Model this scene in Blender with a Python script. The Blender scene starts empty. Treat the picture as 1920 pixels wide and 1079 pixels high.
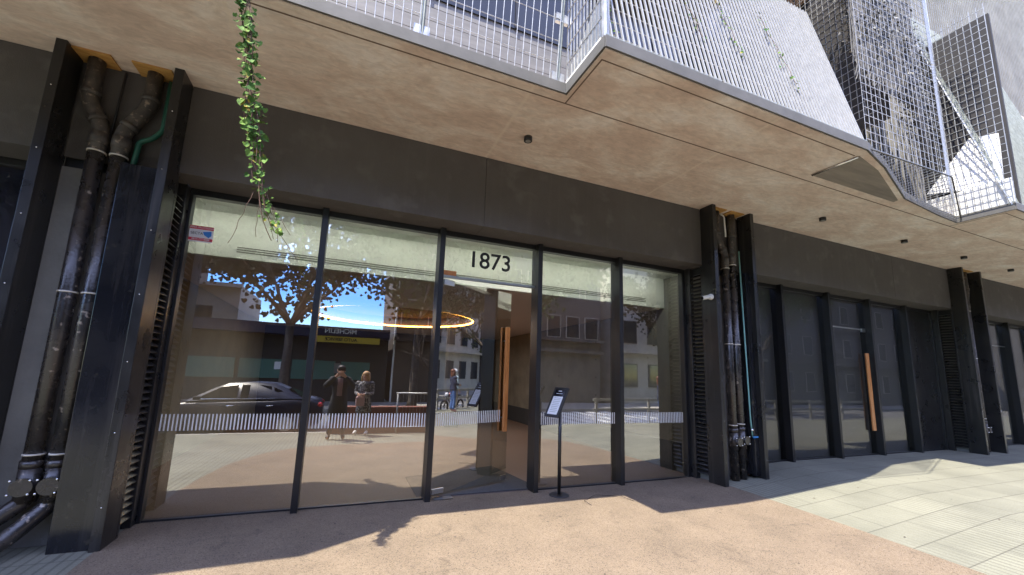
import bpy, bmesh, math, random
from mathutils import Vector, Matrix, noise
R = math.radians
random.seed(7)
scene = bpy.context.scene
col = scene.collection

# ------------------------------------------------------------------ camera
def setup_camera():
    f, rx, ry, rz = 752.4972, 0.15491, 0.0347, -0.3801
    cy, sy = math.cos(rz), math.sin(rz)
    fwd = Vector((-sy*math.cos(rx), cy*math.cos(rx), math.sin(rx)))
    rt = Vector((cy, sy, 0)); up = rt.cross(fwd)
    r = rt*math.cos(ry) + up*math.sin(ry); u = -rt*math.sin(ry) + up*math.cos(ry)
    M = Matrix(((r.x, u.x, -fwd.x, 0), (r.y, u.y, -fwd.y, -5.3427), (r.z, u.z, -fwd.z, 1.6), (0, 0, 0, 1)))
    cd = bpy.data.cameras.new('camera'); c = bpy.data.objects.new('camera', cd); col.objects.link(c)
    c.matrix_world = M
    cd.sensor_fit = 'HORIZONTAL'; cd.sensor_width = 36; cd.lens = f/1920*36
    cd.shift_x = (960-950.54)/1920; cd.shift_y = (583.64-539.5)/1920
    cd.clip_start = 0.02; cd.clip_end = 1500
    scene.camera = c
setup_camera()

# ------------------------------------------------------------------ world and sun
SUN_TO = Vector((1.83, 1.43, -4.6)).normalized()       # the way the light travels
el = math.asin(-SUN_TO.z)
w = bpy.data.worlds.new('World'); scene.world = w; w.use_nodes = True
nt = w.node_tree; nt.nodes.clear()
sky = nt.nodes.new('ShaderNodeTexSky'); sky.sky_type = 'NISHITA'; sky.sun_disc = False
sky.sun_elevation = el; sky.sun_rotation = math.atan2(-SUN_TO.x, -SUN_TO.y)
sky.air_density = 1.0; sky.dust_density = 0.0; sky.ozone_density = 1.5
bg = nt.nodes.new('ShaderNodeBackground'); bg.inputs[1].default_value = 0.15
out = nt.nodes.new('ShaderNodeOutputWorld')
hs = nt.nodes.new('ShaderNodeHueSaturation'); hs.inputs['Saturation'].default_value = .82
tc = nt.nodes.new('ShaderNodeTexCoord'); sz_ = nt.nodes.new('ShaderNodeSeparateXYZ'); nt.links.new(tc.outputs['Generated'], sz_.inputs[0])
for lo, hi, a_, b_, sock in ((.16, .34, 1.65, .78, 'Saturation'), (.16, .34, .5, 1.0, 'Value')):
    mr_ = nt.nodes.new('ShaderNodeMapRange'); mr_.inputs[1].default_value = lo; mr_.inputs[2].default_value = hi; mr_.inputs[3].default_value = a_; mr_.inputs[4].default_value = b_
    nt.links.new(sz_.outputs[2], mr_.inputs[0]); nt.links.new(mr_.outputs[0], hs.inputs[sock])
hs.inputs['Hue'].default_value = .525; nt.links.new(sky.outputs[0], hs.inputs['Color']); nt.links.new(hs.outputs[0], bg.inputs[0]); nt.links.new(bg.outputs[0], out.inputs[0])
sl = bpy.data.lights.new('sun', 'SUN'); sl.energy = 2.0; sl.angle = R(0.53); sl.color = (1, 0.92, 0.79)
so = bpy.data.objects.new('sun', sl); col.objects.link(so)
so.rotation_euler = SUN_TO.to_track_quat('-Z', 'Y').to_euler(); so.location = (-20, -20, 40)
vs = scene.view_settings
vs.view_transform = 'Standard'; vs.look = 'None'; vs.gamma = 1; vs.exposure = 2.8
scene.display_settings.display_device = 'sRGB'
cy_ = scene.cycles
cy_.max_bounces = 10; cy_.diffuse_bounces = 5; cy_.glossy_bounces = 5; cy_.transparent_max_bounces = 24
cy_.sample_clamp_indirect = 6; cy_.caustics_reflective = False; cy_.caustics_refractive = False

# ------------------------------------------------------------------ materials
MATS = {}
def mat(name, color=(.5, .5, .5), rough=.6, metal=0, spec=.5, emit=None, estr=0, color2=None, scale=5, detail=6,
        bump=0, bscale=None, fac=(.35, .65), stretch=(1, 1, 1), color3=None, scale3=40, fac3=(.6, .7), coat=0, rvar=0):
    m = bpy.data.materials.new(name); m.use_nodes = True; t = m.node_tree; N = t.nodes; L = t.links
    b = N['Principled BSDF']
    b.inputs['Base Color'].default_value = (*color, 1); b.inputs['Roughness'].default_value = rough
    b.inputs['Metallic'].default_value = metal; b.inputs['Specular IOR Level'].default_value = spec
    b.inputs['Coat Weight'].default_value = coat
    if emit:
        b.inputs['Emission Color'].default_value = (*emit, 1); b.inputs['Emission Strength'].default_value = estr
    if color2 or bump or color3:
        geo = N.new('ShaderNodeNewGeometry'); mp = N.new('ShaderNodeMapping'); mp.inputs['Scale'].default_value = stretch
        L.new(geo.outputs['Position'], mp.inputs[0])
        src = mp.outputs[0]
    cout = None
    if color2:
        n = N.new('ShaderNodeTexNoise'); n.inputs['Scale'].default_value = scale; n.inputs['Detail'].default_value = detail
        n.inputs['Roughness'].default_value = .62
        L.new(src, n.inputs['Vector'])
        r = N.new('ShaderNodeMapRange'); r.inputs[1].default_value = fac[0]; r.inputs[2].default_value = fac[1]
        L.new(n.outputs[0], r.inputs[0])
        mx = N.new('ShaderNodeMix'); mx.data_type = 'RGBA'
        mx.inputs[6].default_value = (*color, 1); mx.inputs[7].default_value = (*color2, 1)
        L.new(r.outputs[0], mx.inputs[0]); cout = mx.outputs[2]
        if rvar:
            rr = N.new('ShaderNodeMapRange'); rr.inputs[3].default_value = rough-rvar; rr.inputs[4].default_value = rough+rvar
            L.new(r.outputs[0], rr.inputs[0]); L.new(rr.outputs[0], b.inputs['Roughness'])
    if color3:
        n = N.new('ShaderNodeTexNoise'); n.inputs['Scale'].default_value = scale3; n.inputs['Detail'].default_value = 3
        L.new(src, n.inputs['Vector'])
        r = N.new('ShaderNodeMapRange'); r.inputs[1].default_value = fac3[0]; r.inputs[2].default_value = fac3[1]
        L.new(n.outputs[0], r.inputs[0])
        mx = N.new('ShaderNodeMix'); mx.data_type = 'RGBA'
        mx.inputs[6].default_value = (*color, 1); mx.inputs[7].default_value = (*color3, 1)
        if cout: L.new(cout, mx.inputs[6])
        L.new(r.outputs[0], mx.inputs[0]); cout = mx.outputs[2]
    if cout: L.new(cout, b.inputs['Base Color'])
    if bump:
        n = N.new('ShaderNodeTexNoise'); n.inputs['Scale'].default_value = bscale or scale*6; n.inputs['Detail'].default_value = 5
        L.new(src, n.inputs['Vector'])
        bp = N.new('ShaderNodeBump'); bp.inputs['Strength'].default_value = bump; bp.inputs['Distance'].default_value = .01
        L.new(n.outputs[0], bp.inputs['Height']); L.new(bp.outputs[0], b.inputs['Normal'])
    MATS[name] = m
    return m

def glassmat(name, base, grow, tint):
    m = bpy.data.materials.new(name); m.use_nodes = True; t = m.node_tree; N = t.nodes; L = t.links
    N.clear()
    o = N.new('ShaderNodeOutputMaterial'); mx = N.new('ShaderNodeMixShader'); g = N.new('ShaderNodeBsdfGlossy'); tr = N.new('ShaderNodeBsdfTransparent')
    g.inputs['Roughness'].default_value = 0.0; g.inputs['Color'].default_value = (1, 1, 1, 1)
    tr.inputs['Color'].default_value = (*tint, 1)
    fr = N.new('ShaderNodeFresnel'); fr.inputs[0].default_value = 1.5
    ma = N.new('ShaderNodeMath'); ma.operation = 'MULTIPLY_ADD'; ma.inputs[1].default_value = grow; ma.inputs[2].default_value = base
    ma.use_clamp = True
    # very slight float-glass waviness
    geo = N.new('ShaderNodeNewGeometry'); n = N.new('ShaderNodeTexNoise'); n.inputs['Scale'].default_value = 1.2; n.inputs['Detail'].default_value = 1
    L.new(geo.outputs['Position'], n.inputs['Vector'])
    bp = N.new('ShaderNodeBump'); bp.inputs['Strength'].default_value = .09; bp.inputs['Distance'].default_value = .01
    L.new(n.outputs[0], bp.inputs['Height']); L.new(bp.outputs[0], g.inputs['Normal'])
    L.new(fr.outputs[0], ma.inputs[0]); L.new(ma.outputs[0], mx.inputs[0]); L.new(tr.outputs[0], mx.inputs[1]); L.new(g.outputs[0], mx.inputs[2])
    L.new(mx.outputs[0], o.inputs[0]); MATS[name] = m
def clearmat(name, tint):
    m = bpy.data.materials.new(name); m.use_nodes = True; t = m.node_tree; N = t.nodes; N.clear()
    o = N.new('ShaderNodeOutputMaterial'); tr = N.new('ShaderNodeBsdfTransparent'); tr.inputs['Color'].default_value = (*tint, 1)
    t.links.new(tr.outputs[0], o.inputs[0]); MATS[name] = m
glassmat('glass_lobby', .33, 1.0, (.86, .9, .86)); glassmat('glass_dark', .05, .8, (.8, .8, .8)); clearmat('glass_back', (.97, .98, .97))

mat('steel_black', (.012, .012, .013), .32, 0, .5, color2=(.018, .017, .016), scale=3, bump=.03, bscale=30, rvar=.08)
mat('steel_gloss', (.008, .009, .012), .14, 0, .5, color2=(.016, .016, .018), scale=2.5, rvar=.06, color3=(.05, .046, .035), scale3=9, fac3=(.66, .76))
mat('frame_dark', (.012, .012, .013), .4)
mat('fascia_paint', (.094, .086, .082), .85, 0, .3, color2=(.113, .105, .101), color3=(.13, .122, .117), scale3=3.2, fac3=(.58, .72), scale=1.2, bump=.35, bscale=120)
mat('pier_concrete', (.16, .155, .14), .8, color2=(.23, .225, .2), scale=1.7, bump=.3, bscale=25)
mat('lit_edge_tan', (.18, .12, .07), .8, color2=(.4, .32, .2), scale=5, stretch=(1, 1, .4))  # brown and tan tones standing for light on a concrete edge
mat('plywood', (.55, .33, .1), .7, color2=(.42, .2, .05), scale=6, stretch=(1, 6, 1))
mat('pipe_black', (.022, .021, .021), .27, 0, .6, color2=(.045, .038, .033), scale=6, color3=(.30, .25, .2), scale3=17, fac3=(.64, .71), bump=.25, bscale=45, rvar=.1)
mat('pipe_dirty', (.035, .033, .032), .55, color2=(.085, .072, .06), scale=9, color3=(.24, .19, .15), scale3=22, fac3=(.6, .7), bump=.4, bscale=45)
mat('zip_white', (.6, .57, .5), .5)
mat('bolt_zinc', (.75, .75, .73), .25, 1)
mat('pipe_green', (.02, .12, .085), .45)
mat('pipe_teal', (.2, .42, .37), .4)
mat('valve_blue', (.05, .25, .6), .4)
mat('white_plastic', (.7, .7, .66), .4)
mat('galvanised', (.46, .47, .46), .45, .7, color2=(.34, .35, .35), scale=14, fac=(.4, .6))
mat('slat_metal', (.38, .39, .385), .5, .35, color2=(.31, .32, .32), scale=9)
mat('galv_dull', (.3, .33, .3), .6, .3, color2=(.2, .22, .2), scale=9)
mat('cladding', (.13, .128, .125), .7, color2=(.17, .167, .16), scale=3, stretch=(1, 1, 6))
mat('white_panel', (.72, .72, .68), .6, color2=(.6, .6, .57), scale=5)
mat('window_black', (.008, .009, .009), .1)
mat('wood_handle', (.62, .27, .085), .45, color2=(.42, .16, .045), scale=5, stretch=(7, 7, .5), coat=.3)
mat('steel_satin', (.6, .6, .57), .3, 1)
mat('lobby_white', (.84, .86, .80), .7)
mat('lobby_ceiling', (.75, .65, .58), .8)
mat('fill_strip_glow', (1, 1, 1), .5, emit=(1, .98, .88), estr=5.5)  # emission of the added strip that brightens the bulkhead
mat('lobby_wall', (.22, .22, .205), .8, color2=(.28, .275, .25), scale=1.0)
mat('lobby_floor', (.17, .12, .1), .6, color2=(.21, .155, .13), scale=60)
mat('lobby_back', (.035, .025, .02), .8)
mat('recess_brown', (.07, .04, .028), .8)
mat('ring_light', (1, .6, .2), .5, emit=(1, .42, .06), estr=4)
mat('number_black', (.006, .006, .006), .5)
mat('band_white', (.75, .77, .75), .5)
mat('sticker_red', (.62, .04, .07), .5); mat('sticker_blue', (.03, .2, .6), .4); mat('paper', (.75, .76, .78), .6)
mat('mat_dark', (.03, .035, .045), .8, color2=(.05, .055, .065), scale=30)
mat('leaf', (.04, .11, .016), .75, 0, .25, color2=(.12, .21, .03), scale=17, fac=(.42, .58), color3=(.38, .27, .05), scale3=11, fac3=(.62, .68))
mat('leaf_tree', (.05, .08, .02), .5, color2=(.1, .12, .035), scale=2)
mat('leaf_autumn', (.06, .042, .022), .7, color2=(.05, .055, .02), scale=2)
mat('stem', (.1, .05, .03), .7)
mat('bark', (.06, .045, .035), .9, color2=(.1, .08, .06), scale=8, bump=.6, bscale=20)
mat('dry_ivy', (.09, .09, .085), .8, color2=(.16, .155, .14), scale=4)
mat('ivy_pale', (.2, .2, .18), .8); mat('stem_grey', (.13, .125, .115), .8)
mat('cable', (.05, .035, .03), .7)
mat('downlight_black', (.008, .008, .008), .4); mat('lens', (.3, .3, .28), .15)

def paving_material():
    m = bpy.data.materials.new('ribbed_pavers'); m.use_nodes = True; t = m.node_tree; N = t.nodes; L = t.links; b = N['Principled BSDF']
    geo = N.new('ShaderNodeNewGeometry')
    br = N.new('ShaderNodeTexBrick'); br.inputs['Scale'].default_value = 1; br.inputs['Mortar Size'].default_value = .007
    br.inputs['Brick Width'].default_value = .8; br.inputs['Row Height'].default_value = .4; br.inputs['Mortar Smooth'].default_value = .2
    br.inputs['Color1'].default_value = (.185, .185, .14, 1); br.inputs['Color2'].default_value = (.165, .165, .126, 1); br.inputs['Mortar'].default_value = (.10, .097, .075, 1)
    L.new(geo.outputs['Position'], br.inputs['Vector'])
    n = N.new('ShaderNodeTexNoise'); n.inputs['Scale'].default_value = 1.1; n.inputs['Detail'].default_value = 7; L.new(geo.outputs['Position'], n.inputs['Vector'])
    r = N.new('ShaderNodeMapRange'); r.inputs[1].default_value = .3; r.inputs[2].default_value = .7; r.inputs[3].default_value = .78; r.inputs[4].default_value = 1.15
    L.new(n.outputs[0], r.inputs[0])
    n2 = N.new('ShaderNodeTexNoise'); n2.inputs['Scale'].default_value = 90; n2.inputs['Detail'].default_value = 3; L.new(geo.outputs['Position'], n2.inputs['Vector'])
    r2 = N.new('ShaderNodeMapRange'); r2.inputs[1].default_value = .3; r2.inputs[2].default_value = .7; r2.inputs[3].default_value = .85; r2.inputs[4].default_value = 1.1
    L.new(n2.outputs[0], r2.inputs[0])
    mu = N.new('ShaderNodeMath'); mu.operation = 'MULTIPLY'; L.new(r.outputs[0], mu.inputs[0]); L.new(r2.outputs[0], mu.inputs[1])
    vm = N.new('ShaderNodeVectorMath'); vm.operation = 'SCALE'; L.new(br.outputs[0], vm.inputs[0]); L.new(mu.outputs[0], vm.inputs['Scale'])
    wv = N.new('ShaderNodeTexWave'); wv.wave_type = 'BANDS'; wv.bands_direction = 'X'; wv.inputs['Scale'].default_value = .31416/.08/6.2832*20/10
    wv.inputs['Scale'].default_value = 3.9
    L.new(geo.outputs['Position'], wv.inputs['Vector'])
    # narrow grooves between ribs
    r3 = N.new('ShaderNodeMapRange'); r3.inputs[1].default_value = .0; r3.inputs[2].default_value = .22; L.new(wv.outputs['Fac'], r3.inputs[0])
    r4 = N.new('ShaderNodeMapRange'); r4.inputs[3].default_value = .4; r4.inputs[4].default_value = 1.0
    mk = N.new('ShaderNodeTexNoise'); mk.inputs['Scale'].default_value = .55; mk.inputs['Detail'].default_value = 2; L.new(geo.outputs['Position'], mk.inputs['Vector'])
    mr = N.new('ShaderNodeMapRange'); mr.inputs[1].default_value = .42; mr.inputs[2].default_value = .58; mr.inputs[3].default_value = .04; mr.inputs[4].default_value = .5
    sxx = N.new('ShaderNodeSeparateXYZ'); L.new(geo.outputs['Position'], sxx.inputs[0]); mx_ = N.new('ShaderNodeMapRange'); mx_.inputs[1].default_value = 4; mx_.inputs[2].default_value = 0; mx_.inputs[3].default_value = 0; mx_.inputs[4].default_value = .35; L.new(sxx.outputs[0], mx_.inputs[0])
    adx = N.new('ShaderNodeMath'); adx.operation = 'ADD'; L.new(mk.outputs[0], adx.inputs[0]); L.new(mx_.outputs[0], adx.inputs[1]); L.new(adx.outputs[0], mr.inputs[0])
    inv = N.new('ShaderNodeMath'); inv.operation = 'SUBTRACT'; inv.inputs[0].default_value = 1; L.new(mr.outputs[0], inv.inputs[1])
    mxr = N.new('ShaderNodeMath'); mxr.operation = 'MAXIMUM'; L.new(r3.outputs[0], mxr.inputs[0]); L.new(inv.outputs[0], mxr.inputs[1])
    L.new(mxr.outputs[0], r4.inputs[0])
    vm2 = N.new('ShaderNodeVectorMath'); vm2.operation = 'SCALE'; L.new(vm.outputs[0], vm2.inputs[0]); L.new(r4.outputs[0], vm2.inputs['Scale'])
    L.new(vm2.outputs[0], b.inputs['Base Color'])
    ad = N.new('ShaderNodeMath'); ad.operation = 'MULTIPLY_ADD'; ad.inputs[1].default_value = .3; L.new(n2.outputs[0], ad.inputs[0]); L.new(r3.outputs[0], ad.inputs[2])
    bp = N.new('ShaderNodeBump'); bp.inputs['Strength'].default_value = .6; bp.inputs['Distance'].default_value = .006
    L.new(ad.outputs[0], bp.inputs['Height']); L.new(bp.outputs[0], b.inputs['Normal'])
    b.inputs['Roughness'].default_value = .85
    MATS['ribbed_pavers'] = m
paving_material()

def aggregate_material(name, c1, c2, c3):
    m = bpy.data.materials.new(name); m.use_nodes = True; t = m.node_tree; N = t.nodes; L = t.links; b = N['Principled BSDF']
    geo = N.new('ShaderNodeNewGeometry')
    v = N.new('ShaderNodeTexVoronoi'); v.inputs['Scale'].default_value = 150; L.new(geo.outputs['Position'], v.inputs['Vector'])
    cr = N.new('ShaderNodeSeparateColor'); L.new(v.outputs['Color'], cr.inputs[0])
    ramp = N.new('ShaderNodeValToRGB'); e = ramp.color_ramp.elements
    e[0].position = 0; e[0].color = (*c1, 1); e[1].position = 1; e[1].color = (*c2, 1)
    x = e.new(.55); x.color = (*c3, 1); x = e.new(.1); x.color = tuple(.45*q for q in c1)+(1,); x = e.new(.18); x.color = (*c1, 1)
    L.new(cr.outputs[0], ramp.inputs[0])
    n = N.new('ShaderNodeTexNoise'); n.inputs['Scale'].default_value = 1.3; n.inputs['Detail'].default_value = 8; n.inputs['Roughness'].default_value = .65; L.new(geo.outputs['Position'], n.inputs['Vector'])
    r = N.new('ShaderNodeMapRange'); r.inputs[1].default_value = .3; r.inputs[2].default_value = .7; r.inputs[3].default_value = .78; r.inputs[4].default_value = 1.16
    L.new(n.outputs[0], r.inputs[0])
    vm = N.new('ShaderNodeVectorMath'); vm.operation = 'SCALE'; L.new(ramp.outputs[0], vm.inputs[0])
    n3 = N.new('ShaderNodeTexNoise'); n3.inputs['Scale'].default_value = 3.7; n3.inputs['Detail'].default_value = 6; n3.inputs['Distortion'].default_value = 1.2; L.new(geo.outputs['Position'], n3.inputs['Vector'])
    rs = N.new('ShaderNodeMapRange'); rs.inputs[1].default_value = .6; rs.inputs[2].default_value = .74; rs.inputs[3].default_value = 1; rs.inputs[4].default_value = .74; L.new(n3.outputs[0], rs.inputs[0])
    v2 = N.new('ShaderNodeTexVoronoi'); v2.inputs['Scale'].default_value = 1.9; L.new(geo.outputs['Position'], v2.inputs['Vector'])
    rg = N.new('ShaderNodeMapRange'); rg.inputs[1].default_value = .028; rg.inputs[2].default_value = .04; rg.inputs[3].default_value = .62; rg.inputs[4].default_value = 1; L.new(v2.outputs['Distance'], rg.inputs[0])
    m1 = N.new('ShaderNodeMath'); m1.operation = 'MULTIPLY'; L.new(r.outputs[0], m1.inputs[0]); L.new(rs.outputs[0], m1.inputs[1])
    m2 = N.new('ShaderNodeMath'); m2.operation = 'MULTIPLY'; L.new(m1.outputs[0], m2.inputs[0]); L.new(rg.outputs[0], m2.inputs[1])
    L.new(m2.outputs[0], vm.inputs['Scale'])
    L.new(vm.outputs[0], b.inputs['Base Color'])
    bp = N.new('ShaderNodeBump'); bp.inputs['Strength'].default_value = .8; bp.inputs['Distance'].default_value = .006
    L.new(v.outputs['Distance'], bp.inputs['Height']); L.new(bp.outputs[0], b.inputs['Normal'])
    b.inputs['Roughness'].default_value = .9
    MATS[name] = m
aggregate_material('pink_aggregate', (.148, .112, .076), (.215, .17, .12), (.175, .133, .09))

def soffit_material():
    m = bpy.data.materials.new('soffit_concrete'); m.use_nodes = True; t = m.node_tree; N = t.nodes; L = t.links; b = N['Principled BSDF']
    geo = N.new('ShaderNodeNewGeometry')
    def noise_(scale, det, st, d=0):
        mp = N.new('ShaderNodeMapping'); mp.inputs['Scale'].default_value = st; L.new(geo.outputs['Position'], mp.inputs[0])
        n = N.new('ShaderNodeTexNoise'); n.inputs['Scale'].default_value = scale; n.inputs['Detail'].default_value = det; n.inputs['Roughness'].default_value = .68
        n.inputs['Distortion'].default_value = d
        L.new(mp.outputs[0], n.inputs['Vector']); return n
    a = noise_(.9, 9, (1, 1.7, 1), .6)
    ramp = N.new('ShaderNodeValToRGB'); e = ramp.color_ramp.elements
    e[0].position = .34; e[0].color = (.62, .485, .40, 1); e[1].position = .66; e[1].color = (.84, .775, .71, 1)
    x = e.new(.46); x.color = (.68, .55, .46, 1); x = e.new(.56); x.color = (.76, .66, .57, 1)
    L.new(a.outputs[0], ramp.inputs[0])
    c = noise_(7, 8, (1, 2.6, 1), .8)
    r = N.new('ShaderNodeMapRange'); r.inputs[1].default_value = .3; r.inputs[2].default_value = .7; r.inputs[3].default_value = .82; r.inputs[4].default_value = 1.14
    L.new(c.outputs[0], r.inputs[0])
    vm = N.new('ShaderNodeVectorMath'); vm.operation = 'SCALE'; L.new(ramp.outputs[0], vm.inputs[0]); L.new(r.outputs[0], vm.inputs['Scale'])
    # pour joints across the soffit
    sx = N.new('ShaderNodeSeparateXYZ'); L.new(geo.outputs['Position'], sx.inputs[0])
    w_ = noise_(2.5, 4, (1, 1, 1)); 
    ofs = N.new('ShaderNodeMath'); ofs.operation = 'MULTIPLY_ADD'; ofs.inputs[1].default_value = .06; L.new(w_.outputs[0], ofs.inputs[0]); L.new(sx.outputs[0], ofs.inputs[2])
    ad = N.new('ShaderNodeMath'); ad.operation = 'ADD'; ad.inputs[1].default_value = 1.17-.03; L.new(ofs.outputs[0], ad.inputs[0])
    md = N.new('ShaderNodeMath'); md.operation = 'PINGPONG'; md.inputs[1].default_value = 1.37; L.new(ad.outputs[0], md.inputs[0])
    r5 = N.new('ShaderNodeMapRange'); r5.inputs[1].default_value = .004; r5.inputs[2].default_value = .03; r5.inputs[3].default_value = .5; r5.inputs[4].default_value = 0; L.new(md.outputs[0], r5.inputs[0])
    mx = N.new('ShaderNodeMix'); mx.data_type = 'RGBA'; mx.inputs[7].default_value = (.8, .7, .58, 1)
    L.new(r5.outputs[0], mx.inputs[0]); L.new(vm.outputs[0], mx.inputs[6])
    L.new(mx.outputs[2], b.inputs['Base Color'])
    bp = N.new('ShaderNodeBump'); bp.inputs['Strength'].default_value = .25; bp.inputs['Distance'].default_value = .01
    L.new(c.outputs[0], bp.inputs['Height']); L.new(bp.outputs[0], b.inputs['Normal'])
    b.inputs['Roughness'].default_value = .75
    MATS['soffit_concrete'] = m
soffit_material()
def add_streaks(name, amount, sc=(9, 9, .5)):
    m = MATS[name]; N = m.node_tree.nodes; L = m.node_tree.links; b = N['Principled BSDF']
    src = b.inputs['Base Color'].links[0].from_socket if b.inputs['Base Color'].links else None
    geo = N.new('ShaderNodeNewGeometry'); mp = N.new('ShaderNodeMapping'); mp.inputs['Scale'].default_value = sc; L.new(geo.outputs['Position'], mp.inputs[0])
    n = N.new('ShaderNodeTexNoise'); n.inputs['Scale'].default_value = 1; n.inputs['Detail'].default_value = 7; n.inputs['Roughness'].default_value = .7; L.new(mp.outputs[0], n.inputs['Vector'])
    r = N.new('ShaderNodeMapRange'); r.inputs[1].default_value = .52; r.inputs[2].default_value = .75; r.inputs[3].default_value = 0; r.inputs[4].default_value = amount; L.new(n.outputs[0], r.inputs[0])
    mx = N.new('ShaderNodeMix'); mx.data_type = 'RGBA'; mx.inputs[7].default_value = (.28, .25, .22, 1); L.new(r.outputs[0], mx.inputs[0]); L.new(src, mx.inputs[6]); L.new(mx.outputs[2], b.inputs['Base Color'])
add_streaks('fascia_paint', .09); add_streaks('steel_black', .16); add_streaks('steel_gloss', .12); add_streaks('pier_concrete', .35)
mat('edge_paint', (.13, .125, .115), .75, color2=(.09, .088, .08), scale=3)
mat('hatch_board', (.34, .30, .25), .6, color2=(.2, .18, .16), scale=2.2, stretch=(.35, 3, 1))
mat('groove', (.16, .11, .08), .9)
mat('asphalt', (.11, .11, .11), .9, color2=(.14, .14, .14), scale=2, bump=.4, bscale=150)
mat('kerb_stone', (.34, .33, .3), .85, color2=(.26, .25, .23), scale=3)
mat('road_paint', (.7, .7, .66), .7, color2=(.5, .5, .48), scale=6)
mat('earth', (.12, .11, .09), .95, color2=(.08, .08, .06), scale=.3)
mat('facade_dark', (.02, .019, .02), .8, color2=(.03, .028, .028), scale=1)
mat('facade_navy', (.015, .018, .05), .6)
mat('sign_yellow', (.5, .38, .04), .6)
mat('shutter_teal', (.06, .17, .14), .6)
mat('facade_cream', (.55, .52, .46), .8, color2=(.42, .4, .35), scale=1)
mat('facade_grey', (.10, .095, .09), .8, color2=(.13, .125, .12), scale=.8)
mat('facade_brown', (.06, .045, .037), .8, color2=(.085, .065, .05), scale=.8)
mat('brick_red', (.2, .075, .05), .85, color2=(.14, .055, .04), scale=5)
mat('window_glass', (.03, .04, .05), .08)
mat('car_paint', (.005, .008, .022), .35, 0, .35); mat('car_glass', (.006, .007, .009), .05); mat('tyre', (.02, .02, .02), .8)
mat('rim', (.4, .4, .42), .3, 1); mat('tail_red', (.35, .01, .01), .3); mat('head_lamp', (.7, .72, .75), .15); mat('chrome', (.8, .8, .8), .1, 1)
mat('skin', (.5, .29, .2), .55); mat('hair_dark', (.015, .011, .009), .6); mat('hair_blonde', (.5, .3, .13), .55, color2=(.3, .16, .06), scale=20, stretch=(1, 1, .2)); mat('hair_red', (.12, .04, .02), .6)
mat('coat_black', (.012, .012, .014), .8); mat('coat_olive', (.03, .035, .03), .8); mat('shirt_mauve', (.22, .14, .14), .8)
mat('leopard', (.3, .28, .27), .8, color2=(.03, .03, .035), scale=22, fac=(.45, .52)); mat('trouser_grey', (.2, .17, .16), .8, color2=(.1, .09, .085), scale=25)
mat('coat_navy', (.012, .02, .055), .75); mat('jeans', (.06, .13, .32), .8, color2=(.09, .18, .4), scale=8); mat('shoe_pink', (.6, .3, .28), .6); mat('shoe_white', (.7, .7, .66), .6); mat('shoe_black', (.015, .015, .015), .5)
mat('helmet_white', (.7, .72, .74), .2, coat=.5); mat('jacket_pale', (.35, .45, .5), .7); mat('trouser_beige', (.3, .27, .22), .8); mat('bag_rose', (.4, .25, .23), .7)
mat('moto_black', (.02, .02, .022), .3); mat('moto_red', (.2, .03, .02), .3)

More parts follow.
